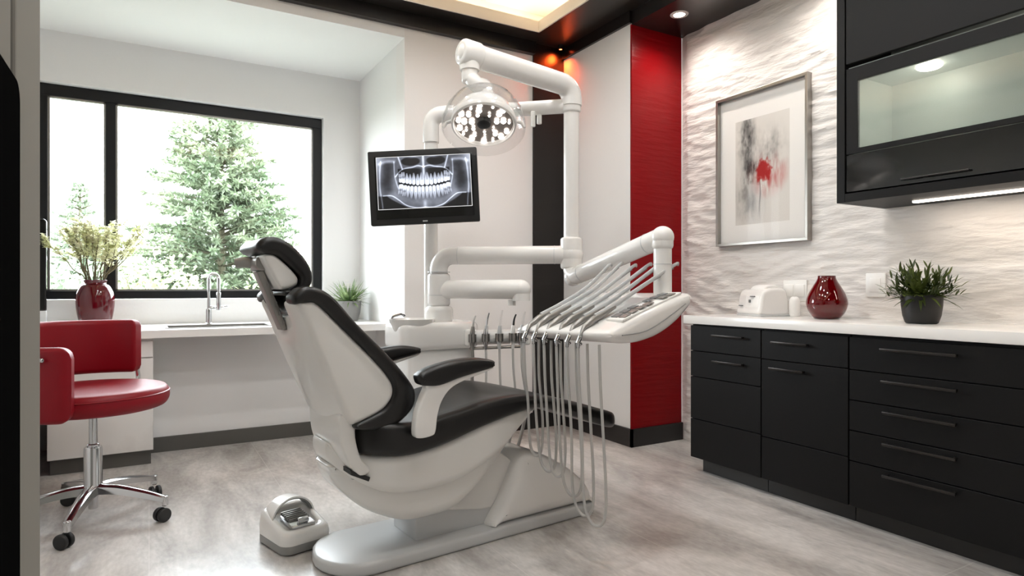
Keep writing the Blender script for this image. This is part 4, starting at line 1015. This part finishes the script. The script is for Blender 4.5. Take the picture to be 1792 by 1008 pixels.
HC = Vector((1.312, 2.527, 1.805)); lc = LB(HC)
fwd = Vector((-.5, -.866, 0)); nf = (fwd * .47 + Vector((0, 0, -.88))).normalized()      # direction the lamp shines
q0 = LB(P_E) + Vector((0, 0, -.13))
bm = new_bm(); tube(bm, catmull([q0 + Vector((0, 0, .03)), q0 + Vector((.02, -.03, -.015)), lc - nf * .16 + Vector((0, 0, .03)), lc - nf * .105], 5), [.034, .036, .04, .045], 18); obj('yoke', bm, M['plastic'], t)
ZL = nf; XL = Vector((.866, -.5, 0)); YL = ZL.cross(XL).normalized(); RM = Matrix((XL, YL, ZL)).transposed().to_4x4()
RM = Matrix.Translation(lc) @ RM
def lobj(name, prof, m, n=48, sx=1.0, **k):
    bm = new_bm(); lathe(bm, prof, n, mtx=None, cap0=False, cap1=False)
    bmesh.ops.transform(bm, matrix=RM @ Matrix.Diagonal((sx, 1, 1, 1)), verts=bm.verts); return obj(name, bm, m, t, **k)
head = lobj('lamp_head', [(0, -.118), (.04, -.114), (.085, -.095), (.120, -.060), (.140, -.018), (.145, .010), (.142, .024), (.134, .030), (.130, .024), (.128, .010), (0, .004)], M['plastic'], sx=1.03)
lobj('reflector', [(0, .006), (.128, .010), (.131, .020), (.128, .022)], M['reflector'], sx=1.03)
lobj('camera_eye', [(0, .026), (.020, .026), (.030, .022), (.034, .008)], M['rubber'], 28)
rnd = random.Random(3); k = 0
for rr0, num, ph in ((.055, 7, .2), (.086, 11, .15), (.114, 15, .0)):
    for i in range(num):
        if rnd.random() < .14: continue
        a = 2 * PI * i / num + ph + rnd.uniform(-.08, .08); rl = rnd.choice((.0065, .009, .012, .0135)); rr_ = rr0 + rnd.uniform(-.006, .004)
        bm = new_bm(); lathe(bm, [(0, .010), (rl * .7, .008), (rl, .002)], 14, cap1=False)
        bmesh.ops.transform(bm, matrix=RM @ Matrix.Translation((rr_ * math.cos(a) * 1.03, rr_ * math.sin(a), .014)), verts=bm.verts)
        obj('led_lens', bm, M['led_lens'], t)
lobj('shield', [(.055, -.150), (.10, -.135), (.150, -.085), (.178, -.030), (.190, .025), (.188, .045), (.184, .045), (.186, .025), (.174, -.030), (.146, -.084), (.097, -.132), (.055, -.146)], M['clear'], 56, label='clear plastic bell shield')
bm = new_bm()
for s_ in (-1, 1):
    pts = [(s_ * .145, .0, .0), (s_ * .170, -.01, .0), (s_ * .186, -.02, .02)]
    tube(bm, pts, .008, 8)
bmesh.ops.transform(bm, matrix=RM, verts=bm.verts); obj('side_handle', bm, M['plastic'], t)

# ------------------------------------------------------------------ instrument tray (delivery head)
TO = Vector((1.657, 2.089, 0)); TR = R(12)
t = thing('instrument_tray', 'white dental instrument tray with keypad, hung on a jointed arm over the footrest', 'instrument tray', TO, TR)
TM = Matrix.Translation(TO) @ Matrix.Rotation(TR, 4, 'Z'); TI = TM.inverted()
def ztop(x): return float(np.interp(x, [-.27, -.245, -.2, -.06, .12, .255], [.886, .896, .911, .955, 1.002, 1.029])) + .003
prof = [(-.262, .880), (-.255, .862), (-.20, .845), (-.08, .842), (.04, .862), (.15, .902), (.235, .950), (.275, .985), (.278, 1.012), (.255, 1.028), (.12, 1.000), (-.06, .952), (-.20, .908), (-.245, .894)]
def tray_d(x, y, z):
    # curved rim plan: front bulges, near side tapers towards the back
    x2 = x - .03 * (1 - (y / .25) ** 2) * (x < 0)
    return (x2, y, z)
bm = new_bm(); pad(bm, prof, -.245, .245, .030, dfun=tray_d, n_mid=5, per=5); body = obj('tray_body', bm, M['plastic'], t)
tilt = math.atan2(.125, .48)
def on_tray(bm, x0, x1, y0, y1, h0, h1, bev=.002):
    tb = new_bm(); box(tb, x0, x1, y0, y1, h0, h1, bev)
    for v in tb.verts: v.co.z += ztop(v.co.x) + .004
    merge(bm, tb)
bm = new_bm(); on_tray(bm, -.17, .22, -.226, -.146, -.006, .004); kp = obj('keypad', bm, M['plate'], t)
for i in range(7):
    for j in range(2):
        if (i + j) % 5 == 4: continue
        bm = new_bm(); on_tray(bm, -.15 + .05 * i, -.112 + .05 * i, -.220 + .037 * j, -.189 + .037 * j, .003, .007, .001); obj('key', bm, M['key_dark'] if (i * 3 + j) % 3 else M['gun'], kp)
bm = new_bm(); on_tray(bm, -.20, .12, -.135, .225, -.012, .0015, .004); obj('instrument_mat', bm, M['plastic_grey'], t)
bm = new_bm(); tube(bm, catmull([(-.20, -.2465, .875), (-.05, -.2465, .885), (.10, -.2465, .935), (.22, -.2465, .985)], 4), .0022, 6); obj('seam', bm, M['midgrey'], t)
# post and arm back to the riser joint
def LT(p): return TI @ Vector(p)
PA = LT((1.914, 2.019, 1.0)); PT = LT((1.914, 2.019, 1.268)); JB = LT((1.885, 2.640, 1.105)); JT = LT((1.888, 2.652, 1.150))
bm = new_bm(); tube(bm, [PA + Vector((0, 0, -.01)), PT], .039, 24); obj('tray_post', bm, M['plastic'], t)
bm = new_bm(); rtube(bm, PT + Vector((0, 0, -.055)), PT + Vector((0, 0, .03)), .046, 26, .02); ball(bm, PT, .049, 24); obj('post_elbow', bm, M['plastic'], t)
bm = new_bm(); tube(bm, fillet([JT, JB + Vector((0, 0, -.0)), PT], .05, 8), .045, 26); ball(bm, JB, .046, 22); obj('tray_arm', bm, M['plastic'], t)
dd = (PT - JB).normalized()
for s_ in (.08, (PT - JB).length - .09):
    bm = new_bm(); tube(bm, [JB + dd * (s_ - .002), JB + dd * (s_ + .002)], .0458, 26); obj('joint_seam', bm, M['plastic_grey'], t)
bm = new_bm(); tube(bm, [PA + Vector((0, 0, .15)), PA + Vector((0, 0, .154))], .040, 24); obj('joint_seam', bm, M['plastic_grey'], t)
# six handpieces lying across the tray on their whip arms, hoses looping down
order = ['first (farthest left)', 'second from the left', 'third from the left', 'fourth from the left', 'fifth from the left', 'sixth, nearest the keypad']
ys = [.175, .120, .060, -.008, -.064, -.120]
hl_ = ['handpiece lying at the far left edge of the white tray', 'handpiece second from the left edge of the white tray', 'handpiece third from the left edge of the white tray', 'handpiece third from the keypad on the white tray', 'handpiece second from the keypad on the white tray', 'handpiece lying next to the keypad on the white tray']
rnd = random.Random(9)
for i, y in enumerate(ys):
    o_ = TM @ Vector((-.256, y, .900))
    h = thing('dental_handpiece', 'grey ' + hl_[i], 'handpiece', o_, TR, 'handpieces on the instrument tray')
    lift = .012 + .004 * (i % 2)
    def hz(x): return ztop(x - .256) + lift - .900
    bm = new_bm(); tube(bm, [(-.035, 0, -.035), (-.01, 0, hz(-.01) - .004), (.04, 0, hz(.04) + .004), (.11, 0, hz(.11) + .006), (.17, 0, hz(.17) + .010)], [.007, .0115, .0135, .012, .008], 14); obj('body', bm, M['gun'], h)
    bm = new_bm(); tube(bm, [(-.030, 0, -.030), (-.045, 0, -.052), (-.046, 0, -.075)], [.0085, .008, .006], 10); rtube(bm, (-.05, 0, -.05), (-.03, 0, -.062), .008, 10); obj('head', bm, M['chrome'], h)
    e_ = Vector((.49 + .010 * i, -.010 - .006 * i, .258 + .006 * math.sin(i * 2)))
    bm = new_bm(); tube(bm, catmull([(.05, 0, hz(.05) + .012), (.18, 0, hz(.18) + .018), (.34, -.004, .155), e_ * .98 + Vector((0, 0, 0)), e_ + Vector((.018, .004, -.006))], 5), [.010, .009, .008, .0065, .005], 10, flat=(.7, 1.15)); obj('whip_arm', bm, M['plastic_grey'], h)
    bm = new_bm(); tube(bm, catmull([(.06, .011, hz(.06) + .008), (.20, .011, hz(.2) + .012), (.34, .008, .145), e_ + Vector((-.01, .01, -.02))], 4), .004, 8); obj('feed_line', bm, M['gun'], h)
    # hose loop: down from the head and back under the tray
    zb = .165 + [.20, .16, .14, .08, .03, .0][i] + rnd.uniform(-.01, .01) - .90
    x0 = -.046; x1 = .0 + .02 * rnd.random(); dy = -.055 - .02 * i * .3 - rnd.uniform(0, .02)
    pts = [(x0, 0, -.07), (x0 + .002, -.004, -.20), (x0 + .008 + rnd.uniform(-.006, .006), -.010, (zb - .08) / 2), (x0 + .014, -.014, zb + .12), (x0 + .022, dy * .3, zb + .035), (x0 + .034, dy * .65, zb + .002), (x0 + .046, dy * .95, zb + .03), (x0 + .050, dy, zb + .13), (x0 + .046, dy * .9, (zb - .07) / 2), (x0 + .04, dy * .8, -.20), (x0 + .045, dy * .7, -.06)]
    bm = new_bm(); tube(bm, catmull(pts, 5), .0056, 9); obj('hose', bm, M['hose'], h)

# ------------------------------------------------------------------ foot pedal on the floor
t = thing('foot_pedal', 'white foot control with an arched guard on the floor left of the chair', 'foot control', (.520, 2.700, 0), R(15))
bm = new_bm(); pad(bm, rrect(-.105, .105, -.13, .13, .045), 0.004, .040, .006, plane='xy', smooth=False); obj('base', bm, M['midgrey'], t)
def pedal_top():
    bm = new_bm(); C = rrect(-.105, .105, -.13, .13, .045, 6); rings = []
    def H(y): f = (y + .13) / .26; return .085 + .055 * (f * f * (3 - 2 * f))
    for (s_, zf) in ((1.0, 0.0), (1.01, .35), (.97, .75), (.90, .94), (.80, 1.0), (.70, .97), (.64, .86), (.60, .72), (.56, .70)):
        ring = []
        for (x, y) in C:
            yy = y * s_; top = H(yy); z = .038 + (top - .038) * zf
            ring.append(bm.verts.new((x * s_, yy, z)))
        rings.append(ring)
    n = len(C)
    for i in range(len(rings) - 1):
        for k in range(n): bm.faces.new((rings[i][k], rings[i][(k + 1) % n], rings[i + 1][(k + 1) % n], rings[i + 1][k]))
    bm.faces.new(rings[0]); bm.faces.new(rings[-1]); return bm
obj('housing', pedal_top(), M['plastic'], t, angle=60)
def hood(ro, ri, y0, y1, mat_, name, a0=8, a1=172):
    bm = new_bm(); n = 24; V_ = []
    for k in range(n + 1):
        a = R(a0 + (a1 - a0) * k / n); c, s = math.cos(a), math.sin(a)
        V_.append([bm.verts.new((ro * c, y0, .095 + ro * .98 * s)), bm.verts.new((ro * c * .97, y1, .105 + ro * .80 * s)), bm.verts.new((ri * c * .97, y1, .105 + ri * .80 * s)), bm.verts.new((ri * c, y0, .095 + ri * .98 * s))])
    for k in range(n):
        for q in range(4): bm.faces.new((V_[k][q], V_[k][(q + 1) % 4], V_[k + 1][(q + 1) % 4], V_[k + 1][q]))
    bm.faces.new(V_[0]); bm.faces.new(V_[-1]); return obj(name, bm, mat_, t, angle=50)
hood(.093, .086, .005, .085, M['plastic'], 'guard'); hood(.0855, .080, .012, .080, M['midgrey'], 'guard_lining')
bm = new_bm(); box(bm, -.05, .05, -.075, .045, .085, .110, .006, mtx=Matrix.Rotation(R(8), 4, 'X')); rtube(bm, (-.022, -.075, .112), (.022, -.075, .112), .012); obj('pedal_plate', bm, M['chrome'], t)
bm = new_bm()
for k in range(6): box(bm, -.042, .042, -.045 + .015 * k, -.038 + .015 * k, .103 + .002 * k, .114 + .002 * k, .001)
obj('pedal_grip', bm, M['gun'], t)

# ------------------------------------------------------------------ garden outside the window
GZ = -0.6
bm = new_bm(); box(bm, -40, 50, 5.6, 70, GZ - .1, GZ)
tag(obj('lawn', bm, M['grass'], smooth=False), 'pale lawn outside the window', 'lawn', kind='structure')
def leaf_tri(bm, p, d, L, w, rnd):
    s = d.cross(Vector((rnd.uniform(-1, 1), rnd.uniform(-1, 1), rnd.uniform(-1, 1)))); s = s.normalized() if s.length > 1e-4 else Vector((1, 0, 0))
    a = bm.verts.new(p); b = bm.verts.new(p + d * L * .5 + s * w); c = bm.verts.new(p + d * L); e = bm.verts.new(p + d * L * .5 - s * w)
    bm.faces.new((a, b, c, e))
def conifer(label, x, y, top, rad, seed, nl, needle, dens=1.0, taper=.9):
    rnd = random.Random(seed); t = thing('conifer_tree', label, 'tree', (x, y, GZ), 0, 'conifers outside the window')
    Ht = top - GZ; tb = new_bm(); tube(tb, [(0, 0, 0), (.02, 0, Ht * .5), (0, 0, Ht)], [.13, .07, .012], 8)
    fb = new_bm()
    for l in range(nl):
        f = .06 + .94 * l / nl; z = Ht * f; Rl = rad * (1 - f) ** taper * rnd.uniform(.82, 1.1) + .05
        nb = 15 if f < .7 else 9
        for b in range(nb):
            az = rnd.uniform(0, 2 * PI); d = Vector((math.cos(az), math.sin(az), .10 + .5 * f)).normalized(); Lb = Rl * rnd.uniform(.6, 1.08)
            pts = [Vector((0, 0, z)) + d * Lb * s + Vector((0, 0, -.22 * Lb * s * s * (1 - f * .6))) for s in (0, .35, .7, 1)]
            tube(tb, pts, [.018, .012, .005], 4, cap=False)
            for q in range(int(max(16, 62 * Lb * dens))):
                s = rnd.uniform(.18, 1.0) ** .8; k = min(int(s * 3), 2); p = pts[k].lerp(pts[k + 1], s * 3 - k)
                dd = (d * rnd.uniform(.2, 1) + Vector((rnd.uniform(-1, 1), rnd.uniform(-1, 1), rnd.uniform(-.95, .65)))).normalized()
                leaf_tri(fb, p, dd, rnd.uniform(.07, .16), rnd.uniform(.013, .030), rnd)
    obj('trunk', tb, M['trunk'], t); obj('foliage', fb, needle, t, smooth=False)
conifer('tall green conifer standing in the middle of the window view', 1.27, 14.28, 5.75, 2.9, 4, 56, M['needle'], 1.25)
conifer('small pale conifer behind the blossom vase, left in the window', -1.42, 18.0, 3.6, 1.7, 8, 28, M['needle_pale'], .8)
def bush(label, x, y, rx, rz, seed, m, n=1500, ls=.16):
    rnd = random.Random(seed); t = thing('garden_shrub', label, 'shrub', (x, y, GZ), 0, 'shrubs outside the window')
    tb = new_bm(); fb = new_bm()
    for k in range(9):
        a = rnd.uniform(0, 2 * PI); tube(tb, catmull([(0, 0, 0), (math.cos(a) * rx * .2, math.sin(a) * rx * .2, rz * .45), (math.cos(a) * rx * .55, math.sin(a) * rx * .55, rz * rnd.uniform(.6, .9))], 3), [.03, .02, .008], 5)
    for k in range(n):
        v = Vector((rnd.gauss(0, 1), rnd.gauss(0, 1), rnd.gauss(0, 1))).normalized() * rnd.uniform(.55, 1.0) * (1 + .22 * mnoise.noise(Vector((seed, k * .01, 0))))
        p = Vector((v.x * rx, v.y * rx, rz * .5 + v.z * rz * .52)); p.z = max(p.z, .03)
        leaf_tri(fb, p, Vector((rnd.uniform(-1, 1), rnd.uniform(-1, 1), rnd.uniform(-.4, 1))).normalized(), ls * rnd.uniform(.6, 1.4), ls * .3, rnd)
    obj('branches', tb, M['trunk'], t); obj('foliage', fb, m, t, smooth=False)
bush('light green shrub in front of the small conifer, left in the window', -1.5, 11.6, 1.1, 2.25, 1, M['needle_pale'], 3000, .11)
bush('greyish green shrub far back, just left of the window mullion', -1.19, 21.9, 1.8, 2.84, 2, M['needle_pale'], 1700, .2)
bush('pale shrub right of the mullion, left of the tall conifer', .05, 9.9, .85, 2.07, 3, M['bush'], 2600, .09)
bush('light shrub in front of the tall conifer trunk', 1.85, 9.9, .88, 2.0, 4, M['bush'], 2600, .09)
bush('pale green shrub behind the tall conifer on its right', 3.4, 19.2, 1.6, 2.55, 5, M['bush'], 2600, .15)
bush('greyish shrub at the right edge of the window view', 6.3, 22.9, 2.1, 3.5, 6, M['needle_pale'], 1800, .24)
